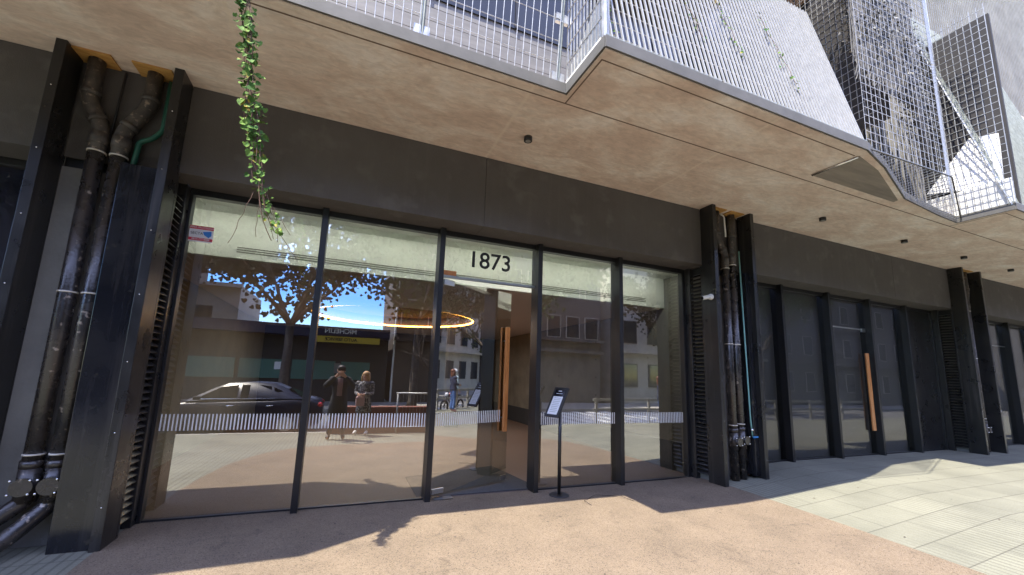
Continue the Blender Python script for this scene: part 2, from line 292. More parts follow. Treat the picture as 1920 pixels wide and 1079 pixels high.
# ------------------------------------------------------------------ mesh helpers
def tag(o, label=None, cat=None, group=None, kind=None):
    if label: o['label'] = label
    if cat: o['category'] = cat
    if group: o['group'] = group
    if kind: o['kind'] = kind
    return o
def wloc(o):
    v = Vector((0, 0, 0))
    while o: v += o.location; o = o.parent
    return v
def thing(name, loc, label, cat, group=None, kind=None):
    o = bpy.data.objects.new(name, None); col.objects.link(o); o.location = loc; o.empty_display_size = .1
    return tag(o, label, cat, group, kind)
class MB:
    def __init__(s): s.v = []; s.f = []; s.mi = []; s.sm = []
    def add(s, vs, fs, mi=0, smooth=False):
        b = len(s.v); s.v += [Vector(v) for v in vs]
        for f in fs: s.f.append([b+i for i in f]); s.mi.append(mi); s.sm.append(smooth)
        return s
    def box(s, x0, x1, y0, y1, z0, z1, mi=0, front=None):
        vs = [(x0, y0, z0), (x1, y0, z0), (x1, y1, z0), (x0, y1, z0), (x0, y0, z1), (x1, y0, z1), (x1, y1, z1), (x0, y1, z1)]
        fs = [(0, 3, 2, 1), (4, 5, 6, 7), (0, 1, 5, 4), (1, 2, 6, 5), (2, 3, 7, 6), (3, 0, 4, 7)]
        s.add(vs, fs, mi)
        if front is not None: s.mi[-4] = front
        return s
    def obox(s, c, ax, ay, az, mi=0):
        c = Vector(c); ax = Vector(ax); ay = Vector(ay); az = Vector(az)
        vs = [c-ax-ay-az, c+ax-ay-az, c+ax+ay-az, c-ax+ay-az, c-ax-ay+az, c+ax-ay+az, c+ax+ay+az, c-ax+ay+az]
        return s.add(vs, [(0, 3, 2, 1), (4, 5, 6, 7), (0, 1, 5, 4), (1, 2, 6, 5), (2, 3, 7, 6), (3, 0, 4, 7)], mi)
    def prism(s, poly, z0, z1, mi=0):
        n = len(poly); vs = [(x, y, z0) for x, y in poly]+[(x, y, z1) for x, y in poly]
        fs = [tuple(range(n-1, -1, -1)), tuple(range(n, 2*n))]+[(i, (i+1) % n, n+(i+1) % n, n+i) for i in range(n)]
        return s.add(vs, fs, mi)
    def tube(s, pts, r, seg=12, mi=0, caps=True, smooth=True):
        pts = [Vector(p) for p in pts]; rs = r if isinstance(r, (list, tuple)) else [r]*len(pts)
        vs = []; fs = []; prev = None
        for i, p in enumerate(pts):
            d = (pts[min(i+1, len(pts)-1)]-pts[max(i-1, 0)])
            if d.length < 1e-9: d = Vector((0, 0, 1))
            d.normalize()
            if prev is None:
                a = d.orthogonal().normalized()
            else:
                a = (prev-d*prev.dot(d)); a = a.normalized() if a.length > 1e-6 else d.orthogonal().normalized()
            prev = a; b = d.cross(a)
            for k in range(seg):
                t = 2*math.pi*k/seg; vs.append(p+(a*math.cos(t)+b*math.sin(t))*rs[i])
        for i in range(len(pts)-1):
            for k in range(seg):
                fs.append((i*seg+k, i*seg+(k+1) % seg, (i+1)*seg+(k+1) % seg, (i+1)*seg+k))
        s.add(vs, fs, mi, smooth)
        if caps:
            n = len(s.v)-len(vs)
            s.f.append([n+k for k in range(seg-1, -1, -1)]); s.mi.append(mi); s.sm.append(False)
            e = n+(len(pts)-1)*seg; s.f.append([e+k for k in range(seg)]); s.mi.append(mi); s.sm.append(False)
        return s
    def wire(s, a, b, r, mi=0): return s.tube([a, b], r, 4, mi, False, False)
    def ball(s, c, rx, ry=None, rz=None, nu=12, nv=8, mi=0):
        ry = ry or rx; rz = rz or rx; vs = []; fs = []
        for j in range(nv+1):
            ph = math.pi*j/nv-math.pi/2
            for i in range(nu):
                t = 2*math.pi*i/nu; vs.append((c[0]+rx*math.cos(ph)*math.cos(t), c[1]+ry*math.cos(ph)*math.sin(t), c[2]+rz*math.sin(ph)))
        for j in range(nv):
            for i in range(nu): fs.append((j*nu+i, j*nu+(i+1) % nu, (j+1)*nu+(i+1) % nu, (j+1)*nu+i))
        return s.add(vs, fs, mi, True)
    def build(s, name, m, parent=None, bevel=0):
        me = bpy.data.meshes.new(name)
        org = wloc(parent) if parent else Vector((0, 0, 0))
        loc = Vector((0, 0, 0))
        if not parent and s.v:
            xs = [v.x for v in s.v]; ys = [v.y for v in s.v]; zs = [v.z for v in s.v]
            loc = Vector(((min(xs)+max(xs))/2, (min(ys)+max(ys))/2, min(zs)))
        me.from_pydata([tuple(v-org-loc) for v in s.v], [], s.f)
        me.polygons.foreach_set('material_index', s.mi); me.polygons.foreach_set('use_smooth', s.sm)
        for x in (m if isinstance(m, (list, tuple)) else [m]): me.materials.append(MATS[x])
        me.update()
        o = bpy.data.objects.new(name, me); col.objects.link(o); o.location = loc
        if parent: o.parent = parent
        if bevel:
            bv = o.modifiers.new('bevel', 'BEVEL'); bv.width = bevel; bv.segments = 2; bv.limit_method = 'ANGLE'
        return o
def kids(o): return [c for c in bpy.data.objects if c.parent == o]
def copy_tree(o, parent=None):
    c = o.copy(); col.objects.link(c); c.parent = parent
    for ch in kids(o): copy_tree(ch, c)
    return c
def text(name, body, size, m, parent, loc, rot, ext=.001, align='CENTER', offset=0):
    cu = bpy.data.curves.new(name, 'FONT'); cu.body = body; cu.size = size; cu.extrude = ext; cu.align_x = align; cu.align_y = 'CENTER'; cu.offset = offset
    cu.materials.append(MATS[m]); o = bpy.data.objects.new(name, cu); col.objects.link(o)
    bpy.context.view_layer.update()
    me = bpy.data.meshes.new_from_object(o.evaluated_get(bpy.context.evaluated_depsgraph_get())); bpy.data.objects.remove(o)
    me.materials.clear(); me.materials.append(MATS[m])
    o = bpy.data.objects.new(name, me); col.objects.link(o)
    o.rotation_euler = rot; o.parent = parent; o.location = Vector(loc)-(wloc(parent) if parent else Vector((0, 0, 0)))
    return o

HC = 4.545; HS = 3.55
def gz(x, y):
    s = min(max((x-5.1)/2.7, 0), 1); s = .6*s+.4*s*s*(3-2*s)
    z = .155*s
    if y < -.7: z -= .03*(-.7-y)
    return z

# ------------------------------------------------------------------ ground
def grid(name, m, xs, ys_of, dz, thick=.0):
    mb = MB(); n = 24
    for x in xs:
        y0, y1 = ys_of(x)
        for j in range(n+1):
            y = y0+(y1-y0)*j/n; mb.v.append(Vector((x, y, gz(x, y)+dz)))
    for i in range(len(xs)-1):
        for j in range(n):
            a = i*(n+1)+j; mb.f.append([a, a+n+1, a+n+2, a+1]); mb.mi.append(0); mb.sm.append(True)
    # flip to face up
    return tag(mb.build(name, m), kind='structure')
xs = [-60, -30, -12, -6, -3, 0, 3, 5]+[5.2+.2*i for i in range(16)]+[9, 12, 18, 30, 70]
grid('pavement', 'ribbed_pavers', xs, lambda x: (-7.4, .02), 0)
YB = [(-1.80, -.05), (-1.795, -1.24), (-1.75, -2.0), (-1.63, -3.0), (-1.37, -3.75), (-1.08, -4.26), (-.72, -4.6), (-.09, -4.80), (.83, -4.9), (1.8, -4.92), (3.2, -4.95), (4.6, -4.95), (5.0, -4.93), (5.25, -4.8), (5.42, -4.5), (5.53, -4.0), (5.60, -3.2), (5.63, -2.2), (5.63, -.05)]
pk = []
def yb(x):
    for (a, b), (c, d) in zip(YB, YB[1:]):
        if a <= x <= c: return b+(d-b)*((x-a)/(c-a) if c > a else 1)
    return -.05
pxs = sorted(set([p[0]+.0 for p in YB]+[-1.5, -.4, 2.5, 3.8, 5.35, 5.48, 5.57]))
grid('pink_paving', 'pink_aggregate', pxs, lambda x: (yb(x), .02), .004)
b = MB(); b.box(-60, 70, -7.56, -7.4, -.6, -.205); tag(b.build('kerb', 'kerb_stone', bevel=.015), kind='structure')
b = MB(); b.box(-60, 70, -14.8, -14.6, -.6, -.205); tag(b.build('far_kerb', 'kerb_stone', bevel=.015), kind='structure')
b = MB(); b.box(-60, 70, -14.6, -7.56, -.7, -.34); tag(b.build('road', 'asphalt'), kind='structure')
b = MB(); b.box(-60, 70, -19, -14.8, -.6, -.21); tag(b.build('far_pavement', 'kerb_stone'), kind='structure')
b = MB(); b.box(-400, 400, -400, 400, -.8, -.72); tag(b.build('ground', 'earth'), kind='structure')
b = MB()
for k in range(12): b.box(-40+k*8, -37+k*8, -11.2, -11.06, -.345, -.336)
for k in range(7): b.box(9+k*.9, 9.5+k*.9, -14.2, -8.0, -.345, -.336)
tag(b.build('road_markings', 'road_paint'), kind='structure')

# ------------------------------------------------------------------ canopy slab
OUT = []
for k in range(-2, 4):
    X = 8.05*k
    OUT += [(1.95+X, -1.96), (1.95+X, -2.65), (5.9+X, -2.65), (6.6+X, -2.5), (8.0+X, -2.1), (9.3+X, -1.99)]
OUT = [p for p in OUT if not -2.3 < p[0] < 1.9 and -14 < p[0] < 34]
OUT = [p for p in OUT if p[0] < -5] + [(-3.3, -2.65), (-2.0, -2.63), (-1.4, -2.32), (-.93, -1.97)] + [p for p in OUT if p[0] > 1]
OUT[0] = (OUT[0][0], OUT[0][1])
canopy = thing('canopy', (3, -1, HC), 'long pale brown concrete canopy slab with stepped edge over the shopfronts', 'canopy')
slab = MB(); poly = [(OUT[0][0], .0)]+OUT+[(OUT[-1][0], .0)]
slab.prism(poly, HC, HC+.11, 0); slab.build('soffit', 'soffit_concrete', canopy)
e = MB()
for (x0, y0), (x1, y1) in zip(OUT, OUT[1:]):
    d = Vector((x1-x0, y1-y0, 0)); L_ = d.length
    if L_ < .01: continue
    d.normalize(); n = Vector((d.y, -d.x, 0))
    c = Vector(((x0+x1)/2, (y0+y1)/2, HC+.065))+n*.012
    e.obox(c, d*(L_/2+.01), n*.010, Vector((0, 0, .058)))
e.build('edge_trim', 'edge_paint', canopy)
g = MB()
for k in (-1, 0, 1, 2):
    X = 8.05*k; z0, z1 = HC-.002, HC+.01
    g.box(-6.1+X, 1.95+X, -1.853, -1.838, z0, z1)
    g.box(1.99+X, 2.005+X, -2.52, -1.853, z0, z1); g.box(1.99+X, 5.9+X, -2.533, -2.52, z0, z1)
g.build('drip_groove', 'groove', canopy)
for X in (0, 8.05):
    h = MB()
    for (xa, ya), (xb, yb2_) in (((5.92, -2.64), (7.85, -2.71)), ((7.85, -2.71), (9.99, -2.03))): h.tube([(xa+X, ya, HC+.06), (xb+X, yb2_, HC+.06)], .009, 6)
    h.build('rim_rod', 'edge_paint', canopy)
    h = MB()
    for k in range(41):
        x = 5.95+k*.1
        yo = -2.64-.07*(x-5.92)/1.93 if x < 7.85 else -2.71+.68*(x-7.85)/2.14
        h.tube([(x+X, -1.97, HC+.06), (x+X, yo, HC+.06)], .0028, 4, 0, False, False)
    h.build('floor_mesh', 'galvanised', canopy)['kind'] = 'stuff'
    h = MB(); h.prism([(5.95+X, -1.98), (5.96+X, -2.55), (6.6+X, -2.44), (7.95+X, -2.05), (7.98+X, -1.98)], HC-.004, HC+.03); h.build('soffit_hatch', 'hatch_board', canopy)
hb = MB()
hb.tube([(5.93, -1.99, HC-.012), (5.95, -2.54, HC-.012)], .014, 6); hb.build('hatch_hinge', 'bolt_zinc', canopy)

# downlights
dl0 = thing('downlight', (1.9, -1.1, HC), 'black cylinder downlight under the canopy in front of the lobby doors, nearest one', 'downlight', 'downlights under the canopy')
b = MB(); b.tube([(1.9, -1.1, HC), (1.9, -1.1, HC-.055)], .052, 20); b.build('housing', 'downlight_black', dl0)
b = MB(); b.tube([(1.9, -1.1, HC-.05), (1.9, -1.1, HC-.058)], .033, 16); b.build('lens', 'lens', dl0)
for x, lb in ((7.7, 'black downlight just right of the pipe column with the security camera'), (10.29, 'black downlight above the second shopfront, middle of its three'), (12.66, 'black downlight left of the farthest pipe column'), (14.91, 'black downlight at the right edge beyond the farthest pipe column')):
    d = copy_tree(dl0); d.location.x = x; d['label'] = lb

# ------------------------------------------------------------------ columns
def make_column(x0, zb, label, group='steel columns between the shopfronts'):
    t = thing('steel_column', (x0+.49, -.34, zb), label, 'column', group)
    for side, xa, xb in ((-1, x0, x0+.08), (1, x0+.9, x0+.98)):
        m = MB(); m.box(xa, xb, -.68, -.42, zb-.05, HC-.001); m.box(xa, xb, -.41999, -.42+.04, zb-.05, HS-.02)
        m.box(xa, xb, -.15, 0.0, zb-.05, HS-.004)
        w_ = m.build('side_plate', 'steel_black', t, bevel=.004)
        lv = MB(); xi = xa if side < 0 else xb
        n = int((3.46-.1-zb)/.066)
        for k in range(n):
            z = zb+.1+k*.066
            xo = xa+.012 if side < 0 else xb-.012; xn = xa+.06 if side < 0 else xb-.06
            lv.add([(xo, -.375, z), (xo, -.155, z), (xn, -.155, z+.045), (xn, -.375, z+.045), (xo, -.375, z+.008), (xo, -.155, z+.008), (xn, -.155, z+.053), (xn, -.375, z+.053)],
                   [(0, 1, 2, 3), (7, 6, 5, 4), (0, 4, 5, 1), (1, 5, 6, 2), (2, 6, 7, 3), (3, 7, 4, 0)])
        lv.build('louvre', 'steel_black', w_)
        for k in range(7):
            z = zb+.35+k*.62
            bt = MB(); xm = (xa+xb)/2; bt.ball((xm, -.681, z), .006, .004, .006, 8, 4); bt.build('bolt', 'bolt_zinc', w_)
    m = MB(); m.box(x0+.08, x0+.9, -.40, -.379, 3.52, HC-.001); m.box(x0+.004, x0+.976, -.379, .1, HS-.012, HC-.002); m.build('upper_panel', 'fascia_paint', t)
    m = MB(); m.box(x0+.08, x0+.9, -.40, .1, zb-.05, 3.42); m.build('pier', 'pier_concrete', t)
    m = MB(); m.box(x0+.075, x0+.905, -.36, .09, 3.421, HS-.013); m.build('gap_plate', 'frame_dark', t)
    return t
c1 = make_column(-2.74, 0, 'large black steel column at left with two fat drain pipes and a yellow plate')
m = MB(); m.box(-2.13, -1.84, -.63, -.55, -.03, 3.47); m.build('front_panel', 'steel_gloss', c1, bevel=.004)
c2 = make_column(5.51, .02, 'black steel column with louvred side right of the lobby glass carrying the white camera')
m = MB(); m.box(5.60, 5.66, -.55, -.41, .0, 3.5); m.build('lit_concrete_edge', 'lit_edge_tan', c2)  # strip coloured to stand for the lit edge of the concrete
m = MB(); m.box(6.30, 6.408, -.6, -.405, .12, 3.46); m.build('front_panel', 'steel_gloss', c2)
c3 = make_column(13.70, .155, 'farthest black steel column with mud-splashed drain pipes')

def elbow(p0, p1, r=.09, n=5):
    return [Vector(p0)]
def smooth_path(pts, rad=.07, n=5):
    pts = [Vector(p) for p in pts]; o = [pts[0]]
    for a, b_, c in zip(pts, pts[1:], pts[2:]):
        d1 = (a-b_); d2 = (c-b_); r = min(rad, d1.length*.45, d2.length*.45)
        s, e_ = b_+d1.normalized()*r, b_+d2.normalized()*r
        for k in range(n+1):
            t = k/n; o.append(s*(1-t)**2+b_*2*t*(1-t)+e_*t*t)
    o.append(pts[-1]); return o
def drain(name_label, xt, xl, zk, zb, m, group, bottom=None, r=.066, yb_=-.49, kink=.26, fit=.45, upper=None):
    t = thing('drain_pipe', (xl, yb_, zb), name_label, 'pipe', group)
    pts = [(xt, yb_, HC-.02), (xt, yb_, zk), (xl, yb_, zk-kink)]
    pts += bottom if bottom else [(xl, yb_, zb)]
    zlow = (bottom[0][2] if bottom else zb)
    b = MB()
    b.tube(smooth_path([(xt, yb_, HC-.02), (xt, yb_, zk), (xl, yb_, zk-kink), (xl, yb_, zk-kink-.25)], .07), r, 18, mi=1)
    b.tube([(xl, yb_, zk-kink-.2), (xl, yb_, zlow+.02)], r*.985, 18)
    if bottom: b.tube(smooth_path([(xl, yb_, zlow+.1)]+bottom, .08), r, 18)
    b.build('pipe_run', [m, upper or m], t)
    d = Vector((xl-xt, 0, -kink)).normalized()
    def piece(nm, mm, p0, p1, rr):
        q_ = MB(); q_.tube([p0, p1], rr, 18); q_.build(nm, mm, t)
    piece('socket', upper or m, (xt, yb_, zk+.10), (xt, yb_, zk+.05), r*1.16)
    if abs(xt-xl) > .1: piece('socket', upper or m, Vector((xl, yb_, zk-kink))-d*.11, Vector((xl, yb_, zk-kink))-d*.06, r*1.14)
    piece('socket', upper or m, (xl, yb_, zk-kink-.06), (xl, yb_, zk-kink-.18), r*1.13)
    piece('socket', m, (xl, yb_, zb+fit+.28), (xl, yb_, zb+fit+.22), r*1.16)
    for z in (zk-kink-.26, 2.2+zb, zb+fit+.33): piece('clamp', 'zip_white', (xl, yb_, z+.007), (xl, yb_, z-.007), r*1.04+.003)
    # inspection fitting
    fz = zb+fit+.08; q = MB()
    q.tube([(xl, yb_, fz+.14), (xl, yb_, fz-.14)], r*1.12, 18)
    q.tube([(xl, yb_, fz), (xl+.01, yb_-r-.03, fz)], r*.9, 18)
    q.tube([(xl+.01, yb_-r-.028, fz), (xl+.012, yb_-r-.045, fz)], r*1.08, 20)
    ho = q.build('inspection_cover', m, t)
    for sx in (-1, 1):
        for sz in (-1, 1): bo = MB(); bo.ball((xl+sx*.062, yb_-r-.04, fz+sz*.055), .011, .011, .011, 8, 6); bo.build('bolt', 'bolt_zinc', ho)
    return t
GR = 'fat drain pipes on the left column'
drain('left of the two fat black drain pipes on the left column', -2.52, -2.39, 4.10, 0, 'pipe_black', GR, bottom=[(-2.39, -.49, .40), (-2.62, -.60, .18), (-2.95, -.62, .06)], upper='pipe_dirty')
drain('fat black drain pipe kinked to the left beside the green elbow', -2.055, -2.22, 4.16, 0, 'pipe_black', GR, bottom=[(-2.22, -.49, .36), (-2.40, -.66, .12), (-2.62, -.86, .0)], kink=.33, upper='pipe_dirty')
GR2 = 'drain pipes on the camera column'
drain('left black drain pipe beside the lit concrete edge on the camera column', 5.80, 5.97, 4.06, .02, 'pipe_black', GR2, r=.062, kink=.28, fit=.55, upper='pipe_dirty')
drain('right black drain pipe next to the thin teal pipe on the camera column', 6.17, 6.14, 4.06, .02, 'pipe_black', GR2, r=.062, kink=.2, fit=.57, upper='pipe_dirty')
GR3 = 'muddy drain pipes on the farthest column'
drain('left mud-splashed drain pipe on the farthest column', 13.95, 14.08, 4.0, .155, 'pipe_dirty', GR3, r=.06, kink=.28)
drain('right mud-splashed drain pipe on the farthest column', 14.32, 14.24, 4.0, .155, 'pipe_dirty', GR3, r=.06, kink=.22)
# plates round the pipe heads
def plate(x0, x1, lb):
    b = MB(); b.box(x0, x1, -.62, -.40, HC-.018, HC-.001); tag(b.build('plywood_plate', 'plywood', bevel=.002), lb, 'plate', 'plywood plates around the pipe heads')
plate(-2.70, -2.37, 'yellow plywood plate round the head of the left fat pipe on the left column'); plate(-2.21, -1.885, 'yellow plywood plate above the kinked pipe with the green elbow')
plate(5.66, 5.93, 'orange plywood plate over the left pipe of the camera column'); plate(6.03, 6.35, 'orange plywood plate over the right pipe of the camera column')
plate(13.82, 14.08, 'small plywood plate over the left pipe of the farthest column'); plate(14.17, 14.46, 'small plywood plate over the right pipe of the farthest column')
# small pipes
b = MB(); b.tube(smooth_path([(-1.93, -.46, 4.5), (-1.93, -.46, 3.95), (-2.0, -.46, 3.84), (-2.10, -.46, 3.78), (-2.115, -.46, 3.5)], .04), .024, 12)
tag(b.build('water_pipe', 'pipe_green'), 'thin green water pipe with an elbow above the black panel', 'pipe')
t = thing('valve_pipe', (6.27, -.55, .7), 'thin teal pipe with a blue tap handle on the camera column', 'pipe')
b = MB(); b.tube([(6.235, -.56, 3.85), (6.275, -.57, 1.0), (6.29, -.58, .72)], .011, 8); b.build('pipe_run', 'pipe_teal', t)
b = MB(); b.box(6.27, 6.37, -.62, -.60, .71, .735); b.box(6.30, 6.33, -.60, -.57, .69, .75); b.build('tap_handle', 'valve_blue', t)
b = MB(); b.ball((6.285, -.58, .83), .025); b.build('valve_body', 'bolt_zinc', t)
b = MB(); b.tube(smooth_path([(5.93, -.47, 4.52), (5.99, -.5, 4.48), (6.01, -.5, 4.1)], .05), .014, 8)
tag(b.build('conduit', 'white_plastic'), 'short white conduit bent between the pipe heads of the camera column', 'conduit')
b = MB(); b.tube([(-2.31, -.44, 4.5), (-2.34, -.44, 3.7)], .012, 8)
tag(b.build('conduit', 'frame_dark'), 'thin black conduit behind the left fat pipe near the canopy', 'conduit')

# security camera
t = thing('security_camera', (5.46, -.62, 2.95), 'small white security camera on the louvred column side', 'security camera')
b = MB(); b.ball((5.475, -.60, 2.955), .05, .05, .05); b.build('mount', 'white_plastic', t)
b = MB(); b.tube([(5.45, -.61, 2.955), (5.335, -.565, 2.93)], .034, 14); bd = b.build('camera_body', 'white_plastic', t)
b = MB(); b.tube([(5.337, -.5655, 2.9305), (5.325, -.561, 2.928)], .028, 12); b.build('camera_lens', 'window_black', bd)

# ------------------------------------------------------------------ shopfronts
def shopfront(xa, xb, mull, zb, label, glass, door=None, closed_door=None, blind=False, opaque=None, joints=()):
    t = thing('shopfront', ((xa+xb)/2, 0, zb), label, 'shopfront')
    # fascia
    f = MB(); xs_ = [xa]+list(joints)+[xb]
    for i in range(len(xs_)-1):
        f.box(xs_[i]+(.003 if i else 0), xs_[i+1]-(.003 if i < len(xs_)-2 else 0), -.42, 0, HS, HC-.001)
    f.box(xa+.01, xb-.01, -.41, 0, HS+.004, HC-.01)
    f.build('fascia', 'fascia_paint', t, bevel=.004)
    fr = MB()
    fr.box(xa, xb, -.035, .06, HS-.075, HS-.002); fr.box(xa, xa+.03, -.04, .06, zb, HS-.075); fr.box(xb-.06, xb, -.04, .06, zb, HS-.075)
    segs = [(xa+.03, xb-.06)]
    if door: segs = [(xa+.03, door[0]), (door[1], xb-.06)]
    for a, b_ in segs: fr.box(a, b_, -.02, .05, zb-.05, zb+.022)
    fr.build('frame', 'frame_dark', t, bevel=.003)
    for mx in mull:
        m_ = MB(); m_.box(mx-.035, mx+.035, -.13, .10, zb-.02, HS-.004); m_.build('mullion', 'frame_dark', t, bevel=.004)
    ed = [xa+.03]+list(mull)+[xb-.06]
    for i, (a, b_) in enumerate(zip(ed, ed[1:])):
        a2 = a if i == 0 else a+.035; b2 = b_ if i == len(ed)-2 else b_-.035
        if door and abs(a-door[0]) < .1:
            p = MB(); p.box(a2, b2, 0, .012, 2.92, HS-.075, 1, front=0); p.build('transom_pane', [glass, 'glass_back'], t); continue
        if opaque is not None and i in opaque:
            p = MB(); p.box(a2, b2, 0.0, .02, zb+.02, HS-.075); p.build('panel', 'steel_black', t); continue
        p = MB(); p.box(a2, b2, 0, .012, zb+.022, HS-.075, 1, front=0); p.build('pane', [glass, 'glass_back'], t)
    return t
bay1 = shopfront(-1.76, 5.51, (-.36, 1.115, 2.60, 4.06), 0, 'wide glass lobby shopfront numbered 1873 with one door leaf open', 'glass_lobby', door=(1.115, 2.60), joints=(1.59,))
bay2 = shopfront(6.49, 13.70, (7.96, 9.44, 10.90, 12.37), .157, 'second shopfront with dark covered glass and a closed door with orange wood handle', 'glass_dark', opaque=(4,), joints=(11.3,))
bay3 = shopfront(14.68, 21.9, (16.15, 17.6, 19.1, 20.5), .157, 'third shopfront at the far right edge with dark glass', 'glass_dark')
bay0 = shopfront(-9.99, -2.74, (-8.55, -7.1, -5.6, -4.15), 0, 'dark shopfront glass at the left edge beyond the fat pipes', 'glass_dark')
mat('blind_grey', (.18, .178, .175), .8)
for bay, xa, xb, zb in ((bay2, 6.49, 13.7, .157), (bay3, 14.68, 21.9, .157), (bay0, -9.99, -2.74, 0)):
    b = MB(); b.box(xa+.03, xb-.06, .16, .18, zb-.03, HS); b.build('blind', 'blind_grey' if bay is not bay0 else 'facade_navy', bay)

# white stripes on the lobby glass
for pa, pb in ((-1.72, -.40), (-.32, 1.075), (2.64, 4.02), (4.10, 5.43)):
    s = MB(); x = pa+.01
    while x < pb-.013: s.box(x, x+.013, -.0035, -.0015, .89, 1.06); x += .0345
    s.build('stripe_band', 'band_white', bay1)
text('house_number', '1873', .335, 'number_black', bay1, (1.845, -.003, 3.185), (R(90), 0, 0), offset=.004)
# sticker
b = MB(); b.box(-1.725, -1.50, -.003, -.0008, 2.945, 3.13); stk = b.build('sticker', 'paper', bay1)
b = MB(); b.box(-1.725, -1.50, -.0045, -.003, 3.092, 3.13); b.box(-1.725, -1.50, -.0045, -.003, 2.96, 2.992)
b.build('red_bar', 'sticker_red', stk)
b = MB(); b.add([(-1.60, -.0045, 3.065), (-1.52, -.0045, 3.08), (-1.515, -.0045, 3.03), (-1.54, -.0045, 3.0), (-1.585, -.0045, 3.03), (-1.60, -.003, 3.065), (-1.52, -.003, 3.08), (-1.515, -.003, 3.03), (-1.54, -.003, 3.0), (-1.585, -.003, 3.03)],
      [(4, 3, 2, 1, 0), (5, 6, 7, 8, 9), (0, 1, 6, 5), (1, 2, 7, 6), (2, 3, 8, 7), (3, 4, 9, 8), (4, 0, 5, 9)]); b.build('blue_shield', 'sticker_blue', stk)
text('lettering', 'SECTA', .04, 'number_black', stk, (-1.655, -.004, 3.043), (R(90), 0, 0))
text('lettering', 'AREA PROTEGIDA', .027, 'paper', stk, (-1.612, -.0052, 3.111), (R(90), 0, 0))
text('lettering', '0810-777-8888', .027, 'paper', stk, (-1.612, -.0052, 2.976), (R(90), 0, 0))

# open door leaf
da = math.atan2(.47, 1.26); dd = Vector((math.cos(da), math.sin(da), 0)); dn = Vector((math.sin(da), -math.cos(da), 0)); dp = Vector((1.17, .02, 0))
W = 1.30
def dpt(a, n_, z): v = dp+dd*a+dn*n_; return Vector((v.x, v.y, z))
door = bpy.data.objects.new('door', None); col.objects.link(door); door.parent = bay1; door.location = dp-wloc(bay1)
door['label'] = 'frameless glass door leaf standing ajar'
b = MB(); vs_ = [dpt(0, .006, .04), dpt(W, .006, .04), dpt(W, -.006, .04), dpt(0, -.006, .04), dpt(0, .006, 2.86), dpt(W, .006, 2.86), dpt(W, -.006, 2.86), dpt(0, -.006, 2.86)]
b.add(vs_, [(0, 3, 2, 1), (4, 5, 6, 7), (0, 1, 5, 4), (1, 2, 6, 5), (2, 3, 7, 6), (3, 0, 4, 7)], 1); b.mi[2] = 0
b.build('leaf_pane', ['glass_lobby', 'glass_back'], door)
for s_ in (1, -1):
    b = MB(); b.obox(dpt(W-.10, s_*.055, 1.53), dd*.037, dn*.02, Vector((0, 0, .78)))
    b.build('handle', 'wood_handle', door, bevel=.006)
for z in (.95, 2.1):
    b = MB(); b.tube([dpt(W-.10, -.035, z), dpt(W-.10, .035, z)], .012, 8); b.build('handle_bolt', 'steel_satin', door)
for a_, z_, w_, h_ in ((.11, .075, .085, .03), (W-.05, .085, .045, .03), (.11, 2.83, .085, .04)):
    b = MB(); b.obox(dpt(a_, 0, z_), dd*w_, dn*.017, Vector((0, 0, h_))); b.build('patch_fitting', 'steel_satin', door, bevel=.002)
s = MB()
for k in range(37):
    a = .03+k*.0345
    if a < W-.16: s.obox(dpt(a, .0085, .975), dd*.0065, dn*.001, Vector((0, 0, .085)))
s.build('leaf_stripes', 'band_white', door)
b = MB(); b.box(1.15, 2.565, -.012, .03, 2.885, 2.918); b.build('transom', 'steel_satin', bay1)
b = MB(); b.box(1.16, 1.35, -.014, .02, 2.918, 2.985); b.build('patch_fitting', 'wood_handle', bay1)
# closed door of bay 2
b = MB(); b.box(10.66, 10.77, -.075, -.045, .66, 2.32); b.build('handle', 'wood_handle', bay2, bevel=.006)
b = MB(); b.box(9.58, 10.72, -.014, .02, 2.84, 2.865); b.build('transom', 'steel_satin', bay2)
for q in ((9.49, 9.58, -.02, .02, 2.78, 2.92), (10.72, 10.84, -.02, .02, 2.80, 2.88), (9.50, 9.62, -.02, .02, .18, .25)): b = MB(); b.box(*q); b.build('patch_fitting', 'steel_satin', bay2)
b = MB(); b.box(11.02, 11.12, -.006, -.001, 1.45, 1.62); b.build('sticker', 'paper', bay2)
b = MB(); b.box(16.19, 17.56, -.014, .02, 2.84, 2.865); b.build('patch_fitting', 'steel_satin', bay3)

# door mat / floor plate
b = MB(); b.prism([(1.02, .05), (2.75, .05), (2.55, 1.5), (1.02, 1.1)], .0065, .014); tag(b.build('door_mat', 'mat_dark'), 'dark grey mat inside the open lobby door', 'door mat')
b = MB(); b.box(1.20, 1.45, -.10, .04, .007, .014); tag(b.build('floor_spring', 'steel_black', bevel=.002), 'small metal floor plate at the hinge of the open door', 'floor plate')

# ------------------------------------------------------------------ lobby interior
def st(mb, n, m): return tag(mb.build(n, m), kind='structure')
b = MB(); b.box(-2.5, 5.75, .05, 10.0, -.06, .002); st(b, 'lobby_floor', 'lobby_floor')
b = MB(); b.box(-2.6, -2.5, .02, 10, -.05, 3.6); st(b, 'lobby_wall', 'lobby_wall')
b = MB(); b.box(5.65, 5.75, .02, 10, -.05, 3.6); st(b, 'lobby_wall', 'pier_concrete')
b = MB()
for k in range(6):
    for y_ in (1.1, 2.9, 4.7): b.tube([(5.652, y_, .75+k*.42), (5.646, y_, .75+k*.42)], .02, 12)
st(b, 'tie_holes', 'frame_dark')
b = MB(); b.box(5.63, 5.65, .3, 10, .002, .5); st(b, 'skirting', 'mat_dark')
b = MB(); b.box(-2.6, 5.75, 10, 10.1, -.05, 3.6); st(b, 'lobby_wall', 'lobby_back')
b = MB(); b.box(-2.5, 5.65, .62, .70, 2.95, 3.54); st(b, 'bulkhead', 'lobby_white')
